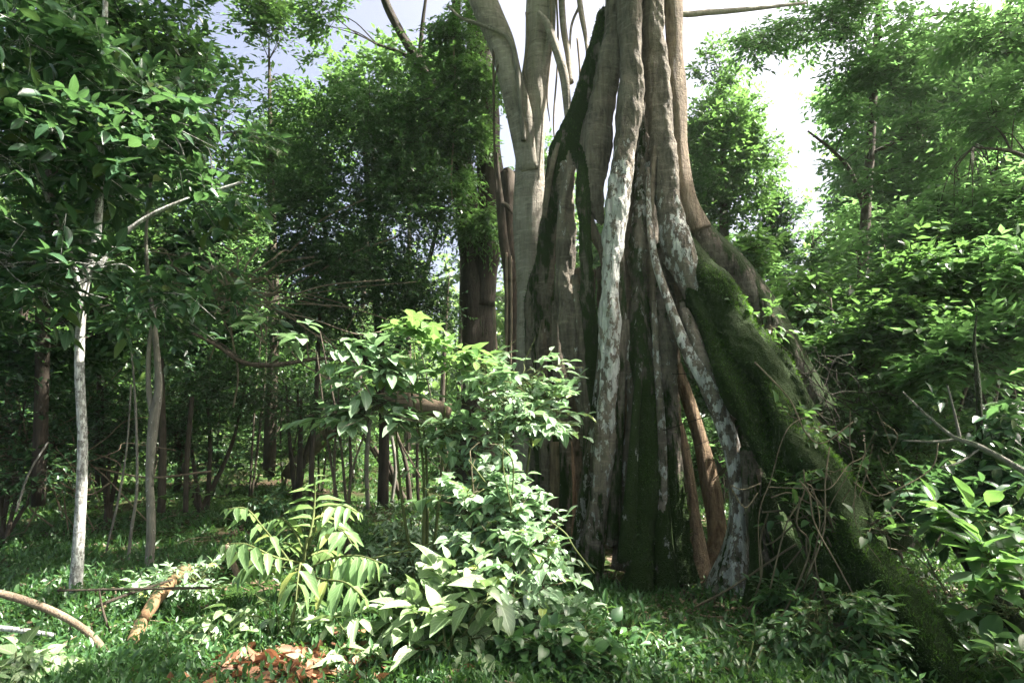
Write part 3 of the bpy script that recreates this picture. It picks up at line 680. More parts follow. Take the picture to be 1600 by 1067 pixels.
# the pale forked tree that leans on the fig
tree('pale_forked_tree', 'pale grey forked tree growing against the left flank of the fig', 'tree',
     [TP([(842, 840, 8.4, 70), (838, 700, 8.4, 60), (836, 560, 8.3, 56), (832, 430, 8.2, 52), (829, 300, 8.2, 46), (830, 200, 8.2, 44), (834, 140, 8.2, 46), (840, 70, 8.2, 40), (844, -20, 8.2, 36), (850, -160, 8.2, 30)]),
      TP([(828, 270, 8.15, 36), (815, 190, 8.1, 38), (800, 130, 8.0, 38), (784, 70, 8.0, 46), (762, 20, 8.0, 44), (742, -30, 8.0, 40), (720, -120, 8, 34)]),
      TP([(838, 135, 8.15, 20), (856, 80, 8.1, 14), (862, 20, 8.1, 12), (860, -60, 8.1, 10)]),
      TP([(842, 20, 7.95, 7), (856, 40, 7.9, 12), (870, 78, 7.9, 13), (882, 120, 7.9, 14), (888, 180, 7.9, 11), (893, 215, 7.6, 7)]),
      TP([(876, -40, 8.1, 9), (880, 40, 8.1, 10), (888, 90, 8.1, 9), (892, 130, 8.0, 8)]),
      TP([(900, -40, 8.3, 8), (908, 20, 8.3, 8), (915, 60, 8.3, 6), (920, 110, 8.3, 3)]),
      TP([(905, 10, 8.3, 4), (893, 40, 8.3, 4), (890, 80, 8.2, 3)])],
     [], BROAD, M['leaf_mid'], M['fig_pale'], flute=.1, sides=18)
tree('broken_stub_tree', 'jagged broken trunk with sunlit stub between mossy trunk and pale forked tree', 'tree',
     [TP([(812, 790, 9.3, 36), (808, 640, 9.3, 30), (804, 500, 9.3, 28), (800, 430, 9.3, 30), (797, 360, 9.3, 26), (794, 280, 9.3, 22), (793, 270, 9.3, 21)]),
      TP([(800, 440, 9.1, 14), (789, 390, 9.05, 13), (783, 330, 9.05, 13), (779, 285, 9.05, 8), (776, 240, 9.05, 5)]),
      TP([(783, 318, 9.05, 9), (792, 322, 9.0, 8), (801, 334, 9.0, 3)]),
      TP([(818, 430, 9.1, 10), (816, 395, 9.0, 9), (822, 360, 9, 6)])],
     [], BROAD, M['leaf_mid'], M['brown'], flute=.16, sides=14)

# ------------------------------------------------------------------ right side trees
tree('feathery_tree', 'airy bright green tree with dark slim trunk in front of the right sky gap', 'tree',
     [TP([(1338, 760, 12, 24), (1345, 500, 12, 20), (1350, 380, 12, 18), (1358, 260, 12, 16), (1366, 120, 12, 13), (1376, -20, 12, 10), (1380, -100, 12, 8)]),
      TP([(1352, 330, 12, 9), (1330, 270, 11.8, 7), (1300, 235, 11.6, 6), (1262, 205, 11.5, 3)]),
      TP([(1362, 240, 12, 8), (1420, 215, 11.6, 6), (1480, 225, 11.3, 5), (1500, 290, 11.2, 3)]),
      TP([(1370, 80, 12, 8), (1330, 50, 11.6, 5), (1290, 28, 11.4, 3)]),
      TP([(1372, 60, 12, 8), (1430, 30, 11.5, 6), (1500, 20, 11, 3)])],
     [blob(1300, 40, 11.5, 80, 36, 1, 130), blob(1190, 60, 11.5, 40, 30, .8, 50), blob(1370, 130, 11.5, 90, 50, 1, 170), blob(1450, 60, 11, 110, 70, 1, 230), blob(1380, 200, 11.3, 80, 50, 1, 140), blob(1490, 160, 11, 100, 60, 1, 200), blob(1400, 280, 11.2, 90, 40, .9, 130), blob(1500, 260, 11, 90, 50, 1, 150), blob(1420, 350, 11.2, 90, 50, .9, 130), blob(1330, 400, 11.4, 60, 50, .8, 90), blob(1560, 210, 11, 60, 60, .8, 110)],
     FEATH, M['leaf_bright'], M['brown'])
tree('feathery_tree', 'green tree overhanging the upper right corner with sunlit layered sprays', 'tree',
     [TP([(1690, 900, 8.5, 30), (1680, 600, 8.5, 28), (1660, 300, 8.5, 22), (1640, 80, 8.5, 16), (1630, -100, 8.5, 10)]),
      TP([(1660, 280, 8.5, 10), (1590, 240, 8.3, 7), (1520, 230, 8.2, 4)])],
     [blob(1570, 40, 8.4, 90, 60, .9, 180), blob(1580, 170, 8.4, 80, 60, .8, 150), blob(1570, 320, 8, 90, 60, .9, 170), blob(1500, 380, 8, 70, 40, .8, 100)],
     FEATH, M['leaf_bright'], M['brown'])
tree('forest_tree', 'dense green tree directly right of the fig trunk, touching the sky gap', 'tree',
     [TP([(1130, 770, 15, 22), (1132, 500, 15, 20), (1130, 250, 15, 10), (1125, 110, 15, 2)])],
     [blob(1100, 110, 15, 40, 60, 1, 110), blob(1120, 210, 15, 70, 60, 1.2, 200), blob(1160, 280, 14.5, 60, 50, 1.1, 170), blob(1110, 320, 14.5, 60, 50, 1.1, 150), blob(1090, 240, 15, 40, 70, 1, 120), blob(1190, 230, 14.6, 30, 30, .7, 50)],
     dict(SMALL, L=.12, tw=.5), M['leaf_mid'], M['brown'])
tree('small_tree', 'dark narrow conical tree below the right sky gap', 'tree',
     [TP([(1205, 740, 16, 16), (1206, 500, 16, 12), (1208, 300, 16, 6)])],
     [blob(1208, 330, 16, 24, 40, .5, 90), blob(1206, 400, 16, 30, 50, .6, 120), blob(1205, 470, 16, 34, 40, .6, 90)],
     dict(SMALL, L=.1), M['leaf_small_dark'], M['brown'])
tree('small_tree', 'bright yellow-green small tree under the sky gap beside the conical one', 'tree',
     [TP([(1275, 760, 13.5, 14), (1272, 560, 13.5, 12), (1270, 380, 13.5, 7)])],
     [blob(1265, 340, 13.5, 50, 36, .9, 130), blob(1290, 410, 13.3, 70, 50, 1, 170), blob(1240, 430, 13, 50, 50, .9, 120), blob(1330, 350, 13.2, 40, 40, .8, 60), blob(1200, 500, 12.5, 80, 50, .9, 130), blob(1310, 500, 12.5, 80, 50, .9, 130)],
     dict(LAYER, L=.13), M['leaf_bright'], M['brown'])

# ------------------------------------------------------------------ background trees, several kinds, copied
def background_tree(label, x, y, rz, sc, h, n, L, mat, seed, spread, low=.15, asp=.5):
    r = np.random.default_rng(seed)
    h *= sc; spread *= sc
    lean = r.normal(0, .3, 2)
    p0 = np.array([x, y, float(gz(x, y))])
    tr = np.array([[0, 0, 0, .11 * sc], [lean[0] * .2, lean[1] * .2, h * .35, .08 * sc], [lean[0] * .6, lean[1] * .6, h * .7, .05 * sc], [lean[0], lean[1], h * .9, .006]])
    tr[:, :3] += p0
    bl = []
    for i in range(13):
        z = h * r.uniform(low, 1)
        q = r.uniform(0, 6.28); d = spread * r.uniform(.2, 1) * (1.15 - .6 * z / h)
        bl.append((p0 + np.array([lean[0] * z / h + d * math.cos(q), lean[1] * z / h + d * math.sin(q), z]), tuple(spread * r.uniform(.32, .55, 2)) + (h * .09 * r.uniform(.7, 1.3),), n))
    return tree('forest_tree', label, 'tree', [tr], bl, dict(L=L, asp=asp, k=9, tw=.55, tmpl='diamond', clump=.36, rnd=.45), mat, M['brown'], 'background forest trees')
PR = [(8.5, 72, .2, M['leaf_mid'], 3, 2.2), (7, 68, .19, M['leaf_bright'], 4, 2.1), (9.5, 78, .2, M['leaf_small_dark'], 6, 2.4), (5, 62, .15, M['leaf_mid'], 8, 1.9, .05), (13, 95, .21, M['leaf_mid'], 12, 2.6, .3), (12.5, 95, .21, M['leaf_bright'], 14, 2.5, .25)]
BG = [  # proto, px, distance, rotation, scale, label
 (2, 20, 13, 0, 1.05, 'dark background tree at the extreme left edge behind the canopy tree'),
 (0, 150, 15, 1, 1.0, 'mid green background tree seen between the two slim left trunks'),
 (2, 290, 14, 2, .75, 'dark background tree behind the forked pale sapling'),
 (3, 350, 26, 3, .9, 'low green tree at the back of the grassy clearing, left half'),
 (1, 400, 27, .5, 1.1, 'sunlit pale green tree behind the clearing under the leafy gap'),
 (0, 505, 25, 2.5, 1.0, 'green background tree directly behind the dense small-leaved tree'),
 (3, 560, 24, 4, 1.0, 'low bushy tree behind the leaning dead log'),
 (1, 690, 18, 1.2, .9, 'bright tree showing between the bushy tree and the mossy trunk'),
 (1, 800, 17, 5, .8, 'bright tree showing between mossy trunk and pale forked tree'),
 (0, 900, 20, 3, 1.0, 'green background tree hidden mostly behind the fig'),
 (3, 1130, 17, 1, .95, 'low tree seen through the hollow and beside the fig root'),
 (3, 1210, 21, 2, .9, 'low far tree under the right sky gap'),
 (4, 640, 20, 2, 1.0, 'tall backdrop tree behind the crooked dark limb'),
 (4, 720, 22, 3, 1.15, 'tall backdrop tree behind the top of the mossy trunk'),
 (4, 830, 22, 4, .95, 'tall backdrop tree glimpsed between stems of the pale forked tree'),
 (4, 560, 19, 1, .95, 'tall backdrop tree behind the bushy dark tree crown'),
 (4, 425, 21, 4, .85, 'backdrop tree behind the tree between the pale sky gaps'),
 (5, 1095, 20, 4, .9, 'tall bright backdrop tree right of the fig trunk'),
 (5, 1425, 19, 2, .9, 'tall bright backdrop tree behind the airy tree'),
 (5, 1480, 16, 3, .95, 'tall bright backdrop tree right of the airy tree'),
 (5, 1590, 15, 5, .9, 'tall bright backdrop tree behind the upper right corner sprays'),
 (4, 190, 18, 5, .95, 'tall backdrop tree behind the forked pale sapling crown'),
 (1, 1330, 19, 3.3, .72, 'sunlit far tree behind the airy tree trunk'),
 (0, 1430, 17, .2, .85, 'green background tree behind the right layered shrubs'),
 (1, 1530, 15, 4.4, .85, 'bright background tree near the right edge'),
 (2, 1640, 13, 2.2, .8, 'dark background tree cut by the right edge'),
]
for i, (k, px, Y, rz, sc, lab) in enumerate(BG):
    h, n, L, mt, sd, spr, *lo = PR[k]
    background_tree(lab, (px - 800) / F * Y / cp, Y, rz, sc, h, n, L, mt, sd + 31 * i, spr, *lo)

def far_wood():
    r = np.random.default_rng(77)
    mb = MB()
    for i in range(330):
        ang = r.uniform(-50, 50); d = r.uniform(20, 38)
        if -28 < ang < -9: d = r.uniform(28, 42)
        h = r.uniform(6, 10.5)
        if 12 < ang < 28: h *= .62
        if -27 < ang < -14: h *= .8
        x, y = d * math.sin(math.radians(ang)), d * math.cos(math.radians(ang))
        n = 70
        z = r.uniform(.02, 1, (n, 1)) * h
        O = np.array([x, y, 0]) + np.concatenate([r.normal(0, 1.5, (n, 2)), z], 1)
        U = r.normal(0, 1, (n, 3))
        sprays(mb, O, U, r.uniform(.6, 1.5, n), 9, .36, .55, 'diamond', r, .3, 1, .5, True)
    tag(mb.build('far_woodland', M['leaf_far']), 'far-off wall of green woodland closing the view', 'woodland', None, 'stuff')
far_wood()

# ------------------------------------------------------------------ undergrowth shrubs and saplings
def shrub(name, label, px, py, blobs, lf, lm, group=None, stems=4, cat='shrub', bm='brown', w=9):
    base = GP(px, py)
    by = float(np.mean([c[0][1] for c in blobs]))
    if abs(base[1] - by) > 0.8:
        bx = (px - 800) / F * by / cp
        base = np.array([bx, by, float(gz(bx, by))])
    r = np.random.default_rng(SEED[0] * 3 + 5)
    tr = []
    for i in range(stems):
        c, rad, n = blobs[i % len(blobs)]
        b = base + np.array([r.normal(0, .06), r.normal(0, .06), -.03])
        e = c + r.normal(0, .3, 3) * np.array(rad)
        mid = b * .5 + e * .5 + np.array([0, 0, .1]) + r.normal(0, .06, 3)
        q = size(w, px, py, base[1]) / 2
        tr.append(np.array([[*b, q], [*mid, q * .7], [*e, q * .35]]))
    return tree(name, label, cat, tr, blobs, lf, lm, M[bm], group, sides=7, limb_r=.006)

HERBL = dict(L=.13, asp=.42, k=7, tw=.28, tmpl='oval', clump=.36, rnd=.4, droop=.3, limbs=6)
# right-hand undergrowth
shrub('layered_shrub', 'wide shrub with layered glossy leaves just right of the sloping root', 1290, 800, [blob(1270, 470, 8.2, 80, 60, .8, 150), blob(1320, 540, 8, 80, 60, .8, 140), blob(1250, 560, 8, 50, 50, .6, 70)], dict(LAYER, L=.13), M['leaf_mid'])
shrub('layered_shrub', 'sunlit layered shrub at mid height near the right edge', 1440, 830, [blob(1430, 440, 7.6, 90, 60, .8, 170), blob(1520, 470, 7.2, 90, 60, .8, 170), blob(1400, 520, 7.4, 80, 60, .7, 130)], dict(LAYER, L=.13), M['leaf_mid'])
shrub('layered_shrub', 'bright leafy shrub below the overhanging tree at the right edge', 1590, 850, [blob(1580, 400, 6.6, 70, 60, .6, 120), blob(1570, 520, 6.2, 80, 50, .6, 130), blob(1500, 560, 6.3, 70, 50, .6, 110)], dict(LAYER, L=.13), M['leaf_bright'])
shrub('layered_shrub', 'tall bright layered shrub behind the dead forking branch', 1480, 800, [blob(1480, 330, 9, 80, 50, .8, 110), blob(1400, 380, 9, 70, 50, .8, 110), blob(1470, 420, 8.8, 80, 50, .8, 110), blob(1560, 450, 8.5, 70, 60, .8, 110), blob(1500, 520, 8.5, 80, 50, .8, 90)], dict(LAYER, L=.15), M['leaf_bright'])
shrub('layered_shrub', 'green layered shrub just behind the hairy outer root', 1230, 760, [blob(1180, 400, 10, 50, 40, .7, 80), blob(1240, 480, 9.6, 60, 50, .7, 100), blob(1300, 420, 9.8, 70, 50, .8, 110), blob(1360, 480, 9.4, 60, 50, .7, 90), blob(1290, 560, 9, 60, 40, .7, 80)], dict(LAYER, L=.15), M['leaf_mid'])
shrub('dark_shrub', 'dark shrub thicket behind the tangled vines', 1370, 850, [blob(1370, 640, 7.0, 80, 60, .7, 150), blob(1440, 700, 6.6, 80, 60, .6, 140), blob(1400, 770, 6.4, 70, 50, .6, 120), blob(1320, 600, 7.4, 60, 40, .6, 80)], dict(L=.075, asp=.5, k=9, tw=.3, tmpl='diamond', clump=.36), M['leaf_mid'])
shrub('dark_shrub', 'dark shrub hugging the right edge under the forking dead branch', 1570, 900, [blob(1540, 660, 5.6, 80, 50, .5, 70), blob(1590, 760, 5.2, 70, 60, .5, 70), blob(1500, 790, 5.4, 60, 50, .5, 70)], HERBL, M['leaf_dark'])
shrub('broadleaf_plant', 'broad-leaved plant at the right edge beside the second mossy root', 1560, 990, [blob(1540, 890, 4.4, 40, 30, .25, 7), blob(1585, 960, 4.2, 40, 30, .25, 6), blob(1520, 820, 4.7, 36, 36, .3, 8)], dict(HERBL, L=.19, asp=.48, k=4, flat=1.8, droop=.15), M['leaf_mid'], cat='plant', bm='stem', w=6)
shrub('broadleaf_plant', 'small bright plant in the bottom right corner', 1590, 1075, [blob(1570, 1040, 3.8, 40, 30, .25, 12)], dict(HERBL, L=.13, k=5), M['leaf_bright'], cat='plant', bm='stem', w=5)
shrub('creeper', 'sparse small-leaved creeper over the crest of the mossy buttress', 1330, 900, [blob(1250, 655, 5.45, 40, 26, .2, 7), blob(1310, 740, 5.1, 40, 26, .2, 8), blob(1370, 830, 4.75, 40, 26, .2, 9), blob(1240, 800, 5.3, 36, 40, .2, 6), blob(1190, 500, 6.4, 40, 24, .3, 10)], dict(HERBL, L=.085, asp=.6, k=4, tmpl='heart', limbs=2), M['leaf_mid'], cat='vine', bm='vine', w=3)
shrub('leafy_herb', 'low herb on the grass at the left foot of the buttress end', 1290, 1010, [blob(1290, 960, 4.6, 60, 40, .35, 40), blob(1320, 1010, 4.4, 40, 30, .3, 25)], dict(HERBL, L=.08), M['herb'], cat='plant', bm='stem', w=4)
# left and middle undergrowth
shrub('dark_shrub', 'dark thicket under the big canopy tree at the left edge', 30, 800, [blob(20, 650, 8.5, 90, 70, .8, 150), blob(90, 700, 9, 70, 50, .7, 110), blob(30, 740, 8, 60, 40, .6, 70)], dict(L=.08, asp=.45, k=9, tw=.35, tmpl='diamond', clump=.36), M['leaf_small_dark'])
shrub('dark_shrub', 'dark shrub between the two slim left trunks', 190, 770, [blob(180, 620, 10, 60, 60, .8, 120), blob(200, 690, 10, 50, 40, .6, 80)], dict(L=.08, asp=.45, k=9, tw=.35, tmpl='diamond', clump=.36), M['leaf_small_dark'])
shrub('dark_shrub', 'dark rounded shrub right of the forked sapling in the clearing', 330, 770, [blob(310, 630, 11, 70, 60, .8, 150), blob(370, 590, 11, 60, 50, .8, 110), blob(290, 680, 10.5, 40, 30, .6, 60)], dict(L=.08, asp=.45, k=9, tw=.35, tmpl='diamond', clump=.36), M['leaf_small_dark'])
shrub('dark_shrub', 'dark open shrub in the middle of the clearing behind the feathery sapling', 470, 780, [blob(440, 620, 11, 70, 40, .8, 90), blob(500, 640, 10.6, 50, 40, .7, 70)], dict(L=.075, asp=.45, k=9, tw=.35, tmpl='diamond', clump=.4), M['leaf_small_dark'])
shrub('dark_shrub', 'dark shrub below the leaning log near the bright patch of ground', 640, 770, [blob(600, 672, 12.5, 60, 26, .7, 60), blob(540, 660, 12.5, 50, 30, .7, 60)], dict(L=.08, asp=.4, k=8, tw=.35, tmpl='diamond', clump=.4), M['leaf_mid'])

US = dict(den=2.9, L=.1, asp=.48, k=8, tw=.4, tmpl='diamond', clump=.4, rnd=.4, limbs=4)
for i, (bx, by, bl, mt, lab) in enumerate([
    (330, 735, [blob(330, 680, 23, 50, 30, 1.2, 80), blob(290, 650, 23, 40, 40, 1, 60)], 'leaf_bright', 'bright shrub at the back of the clearing behind the dark rounded one'),
    (420, 730, [blob(420, 665, 25, 60, 36, 1.4, 100)], 'leaf_bright', 'bright shrub at the far end of the sunlit clearing'),
    (520, 735, [blob(520, 665, 24, 60, 40, 1.4, 100), blob(570, 630, 24, 40, 40, 1, 70)], 'leaf_mid', 'green shrub at the far right end of the clearing'),
    (700, 760, [blob(690, 690, 14, 40, 50, .8, 70)], 'leaf_bright', 'bright shrub touching the flared foot of the mossy trunk'),
    (805, 770, [blob(800, 700, 14, 40, 50, .8, 70), blob(795, 620, 14, 36, 40, .7, 50)], 'leaf_mid', 'green shrub standing between mossy trunk and pale forked tree'),
    (1120, 780, [blob(1120, 690, 11.5, 40, 50, .8, 80)], 'leaf_bright', 'sunlit shrub seen through the hollow of the fig'),
    (400, 690, [blob(400, 420, 12.5, 60, 60, .9, 90), blob(420, 500, 12.5, 50, 50, .8, 70)], 'leaf_bright', 'tall sunlit pale shrub behind the curtain of dry roots'),
    (90, 745, [blob(100, 650, 13, 50, 50, .9, 60)], 'leaf_mid', 'shrub far back beside the thick pale trunk'),
    (240, 745, [blob(235, 680, 13, 50, 50, .9, 70)], 'leaf_mid', 'shrub far back between the white trunk and the clearing')]):
    shrub('forest_shrub', lab, bx, by, bl, US, M[mt], 'shrubs around the clearing', 2, 'shrub', 'brown', 4)
r_ = np.random.default_rng(61)
for i, (x_, y_, Y_, mt, lab) in enumerate([
    (290, 600, 14, 'leaf_mid', 'thicket shrub behind the dark crooked stem'), (350, 640, 13, 'leaf_small_dark', 'dark thicket shrub right behind the dark rounded shrub'),
    (395, 590, 15, 'leaf_bright', 'bright thicket shrub below the dry root curtain'), (450, 570, 14, 'leaf_mid', 'thicket shrub above the open shrub in the clearing'),
    (510, 600, 13.5, 'leaf_small_dark', 'dark thicket shrub left of the bushy tree trunk'), (555, 560, 15, 'leaf_mid', 'thicket shrub filling in behind the bushy tree trunk'),
    (640, 580, 14.5, 'leaf_bright', 'bright thicket shrub above the leaning dead log'), (690, 520, 15, 'leaf_mid', 'thicket shrub left of the mossy trunk at mid height'),
    (140, 620, 14, 'leaf_mid', 'thicket shrub behind the white-barked trunk'), (60, 560, 13, 'leaf_small_dark', 'dark thicket shrub beneath the canopy tree at far left')]):
    shrub('forest_shrub', lab, x_, 760, [blob(x_ + r_.normal(0, 12), y_ + r_.normal(0, 10), Y_, 46, 40, .9, 60), blob(x_ + r_.normal(0, 30), y_ + 55 + r_.normal(0, 12), Y_, 48, 34, .8, 52), blob(x_ + r_.normal(0, 30), 705, Y_, 40, 26, .7, 34), blob(x_ + r_.normal(0, 30), y_ - 60, Y_, 40, 34, .8, 40)], US, M[mt], 'shrubs around the clearing', 2, 'shrub', 'brown', 4)
WEED = dict(L=.085, asp=.4, k=6, tw=.22, tmpl='lance', clump=.4, rnd=.45, flat=1.3, droop=.2, limbs=3, lift=.4, den=1.5)
for i, (bx, by, bl, mt, lab) in enumerate([
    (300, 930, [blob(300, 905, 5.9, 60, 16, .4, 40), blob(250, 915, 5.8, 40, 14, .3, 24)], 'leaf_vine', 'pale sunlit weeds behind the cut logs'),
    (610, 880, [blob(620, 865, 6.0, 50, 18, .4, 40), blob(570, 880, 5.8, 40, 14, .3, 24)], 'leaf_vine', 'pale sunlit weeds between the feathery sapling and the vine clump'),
    (330, 1060, [blob(300, 1030, 4.3, 60, 30, .3, 36)], 'herb', 'green weeds left of the rust-orange leaves'),
    (120, 1060, [blob(110, 1040, 4.2, 50, 24, .3, 30)], 'herb', 'low weeds beneath the arching branch'),
    (400, 800, [blob(410, 780, 9.5, 50, 16, .5, 40)], 'leaf_dark', 'dark low weeds in the shade of the clearing'),
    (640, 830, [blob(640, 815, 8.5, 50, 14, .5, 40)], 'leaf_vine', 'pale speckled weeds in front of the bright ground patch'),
    (1040, 1030, [blob(1000, 1010, 4.6, 60, 24, .35, 36), blob(960, 1040, 4.3, 60, 20, .3, 30)], 'herb', 'green leafy weeds on the grass in front of the fig'),
    (1150, 1060, [blob(1160, 1030, 4.4, 70, 26, .35, 40)], 'herb', 'dark leafy weeds at the bottom edge left of the buttress end'),
    (1230, 990, [blob(1240, 950, 5.3, 50, 30, .3, 40)], 'herb', 'weeds growing against the reddish foot of the side root')]):
    shrub('weed', lab, bx, by, bl, WEED, M[mt], 'weeds on the forest floor', 5, 'weed', 'stem', 3)
# sunlit saplings in the middle
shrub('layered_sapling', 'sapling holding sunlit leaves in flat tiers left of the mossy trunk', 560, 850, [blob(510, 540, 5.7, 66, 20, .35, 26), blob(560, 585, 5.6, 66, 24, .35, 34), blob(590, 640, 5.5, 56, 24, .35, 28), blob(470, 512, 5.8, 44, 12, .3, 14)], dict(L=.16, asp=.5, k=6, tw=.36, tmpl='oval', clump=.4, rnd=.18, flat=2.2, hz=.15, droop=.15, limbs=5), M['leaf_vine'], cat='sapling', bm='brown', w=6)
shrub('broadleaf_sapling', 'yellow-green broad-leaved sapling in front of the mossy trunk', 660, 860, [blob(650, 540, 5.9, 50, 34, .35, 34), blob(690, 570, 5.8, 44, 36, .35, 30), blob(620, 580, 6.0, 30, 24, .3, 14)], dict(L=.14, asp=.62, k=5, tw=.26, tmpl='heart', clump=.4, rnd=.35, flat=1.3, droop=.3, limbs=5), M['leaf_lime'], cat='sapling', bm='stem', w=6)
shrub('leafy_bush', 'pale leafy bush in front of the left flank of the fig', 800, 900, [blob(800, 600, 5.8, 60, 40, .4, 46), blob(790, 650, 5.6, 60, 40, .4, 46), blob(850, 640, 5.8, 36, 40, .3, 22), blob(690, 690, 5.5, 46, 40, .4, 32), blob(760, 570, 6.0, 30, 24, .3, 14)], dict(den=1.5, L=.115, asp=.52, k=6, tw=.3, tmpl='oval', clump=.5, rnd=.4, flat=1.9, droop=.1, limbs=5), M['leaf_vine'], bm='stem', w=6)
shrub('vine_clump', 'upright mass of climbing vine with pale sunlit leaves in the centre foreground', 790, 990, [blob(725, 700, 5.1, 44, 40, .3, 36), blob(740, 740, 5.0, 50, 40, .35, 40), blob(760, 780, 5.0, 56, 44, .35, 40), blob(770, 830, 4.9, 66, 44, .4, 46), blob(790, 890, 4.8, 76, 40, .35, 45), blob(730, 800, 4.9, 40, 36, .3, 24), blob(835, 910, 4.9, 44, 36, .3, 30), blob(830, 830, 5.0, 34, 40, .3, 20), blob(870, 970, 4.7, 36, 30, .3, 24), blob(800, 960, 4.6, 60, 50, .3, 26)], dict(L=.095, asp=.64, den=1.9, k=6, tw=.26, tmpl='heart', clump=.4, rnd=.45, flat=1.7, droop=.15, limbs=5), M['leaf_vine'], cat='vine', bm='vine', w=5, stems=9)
shrub('broadleaf_plant', 'big-leaved plant with drooping oval leaves left of the vine clump', 705, 1050, [blob(700, 930, 4.3, 60, 36, .3, 16), blob(640, 950, 4.3, 50, 30, .3, 12), blob(770, 930, 4.3, 50, 34, .3, 12), blob(700, 990, 4.2, 50, 24, .25, 9)], dict(L=.18, asp=.52, k=4, tw=.26, tmpl='heart', clump=.4, rnd=.4, flat=1.8, droop=.2, den=.9, limbs=5), M['leaf_pale'], cat='plant', bm='stem', w=5)
shrub('leafy_herb', 'low vine leaves spilling over the grass right of the vine clump', 890, 1050, [blob(900, 1000, 4.4, 60, 40, .35, 36), blob(860, 1030, 4.2, 60, 36, .3, 26)], dict(L=.09, asp=.6, k=5, tw=.24, tmpl='heart', clump=.4, rnd=.5, droop=.4, limbs=4), M['herb'], cat='plant', bm='stem', w=4)
shrub('leafy_herb', 'bright low leaves in the bottom left corner', 40, 1075, [blob(30, 1045, 3.9, 50, 26, .25, 22)], dict(L=.1, asp=.6, k=5, tw=.2, tmpl='heart', clump=.4, rnd=.4, limbs=4), M['leaf_pale'], cat='plant', bm='stem', w=4)

# whorled glossy herbs
def whorled(label, px, py, Y, heads, L, mat='leaf_pale'):
    SEED[0] += 1
    r = np.random.default_rng(SEED[0])
    base = P(px, py, Y); base[2] = gz(base[0], base[1])
    o = empty('whorled_herb', base, label, 'plant', 'glossy herbs in the foreground')
    st, lv = MB(), MB()
    for hx, hy, hY in heads:
        e = P(hx, hy, hY)
        e[2] = max(e[2], base[2] + .1)
        tube(st, spline(np.array([[*(base + r.normal(0, .03, 3) * [1, 1, 0]), .006], [*((base + e) / 2 + r.normal(0, .04, 3)), .005], [*e, .004]]), 5), 6)
        k = r.integers(7, 11)
        q = np.arange(k) * 2.4 + r.uniform(0, 6)
        el = r.uniform(-.5, .35, k)
        D = np.stack([np.cos(q) * np.cos(el), np.sin(q) * np.cos(el), np.sin(el)], -1)
        pos = e + r.normal(0, .012, (k, 3)) - np.array([0, 0, 1]) * r.uniform(0, .12, (k, 1))
        LL = L * r.uniform(.65, 1.2, k)
        leaves(lv, pos, D, np.array([0, 0, 1.]) + r.normal(0, .25, (k, 3)), LL, LL * .36, 'lance', False)
    lv.build('foliage', M[mat], o, base); st.build('stem', M['stem'], o, base)
whorled('glossy whorled herb at the front centre with white-lit leaf tips', 560, 1050, 4.2, [(560, 960, 4.3), (600, 940, 4.4), (530, 1010, 4.1), (580, 1020, 4.1), (610, 980, 4.3), (520, 960, 4.3), (545, 1045, 4.0)], .2)
whorled('glossy herb with dark hanging leaves left of the feathery sapling', 330, 1010, 4.6, [(320, 960, 4.7), (290, 985, 4.6), (350, 950, 4.8), (330, 1000, 4.5), (375, 980, 4.5)], .19)
whorled('dense pale herb directly under the feathery sapling', 420, 990, 4.6, [(400, 930, 4.8), (430, 950, 4.7), (460, 970, 4.6), (385, 960, 4.7), (480, 930, 4.8), (500, 990, 4.4)], .16)
whorled('short herb with spreading leaves behind the big-leaved plant', 610, 930, 5.0, [(590, 900, 5.1), (630, 905, 5.1), (560, 920, 5.0), (650, 930, 4.9)], .15)
whorled('dark bluish herb in the shade at the left foot of the fig', 895, 900, 6.2, [(885, 865, 6.2), (905, 880, 6.1), (870, 885, 6.2)], .16, 'leaf_dark')

# feathery pinnate saplings
def frond(nodes, npairs, L, r, parent, base, hang=.4, mat='leaf_yellow'):
    s = spline(TP(nodes), 10)
    mb, sm = MB(), MB()
    tube(sm, s, 6)
    p = s[:, :3]; T = unit(np.gradient(p, axis=0))
    n = npairs
    ii = np.linspace(len(p) * .18, len(p) - 1, n).astype(int)
    pos = np.repeat(p[ii], 2, 0); TT = np.repeat(T[ii], 2, 0)
    side = unit(np.cross(TT, np.array([0, 0, 1.]) + r.normal(0, .08, (len(TT), 3))))
    sg = np.tile([1., -1.], n)[:, None]
    D = TT * .5 + side * sg + np.array([0, 0, -hang]) + r.normal(0, .1, (len(TT), 3))
    Nn = np.array([0, 0, 1.]) + TT * .2 + r.normal(0, .18, (len(TT), 3))
    f = np.sin(np.linspace(.35, 2.75, n)).repeat(2)
    LL = L * f * r.uniform(.85, 1.12, len(TT))
    leaves(mb, pos, D, Nn, LL, LL * .34, 'lance', False)
    fo = mb.build('frond', M[mat], parent, base)
    sm.build('rachis', M['stem'], fo, base)
def pinnate(label, stems, fronds):
    SEED[0] += 1
    r = np.random.default_rng(SEED[0])
    st = [spline(TP(s), 8) for s in stems]
    base = st[0][0, :3].copy(); base[2] = gz(base[0], base[1])
    o = empty('pinnate_sapling', base, label, 'sapling')
    mb = MB()
    for s in st: tube(mb, s, 8)
    mb.build('stem', M['stem'], o, base)
    for nodes, n, L, h in fronds: frond(nodes, n, L, r, o, base, h)
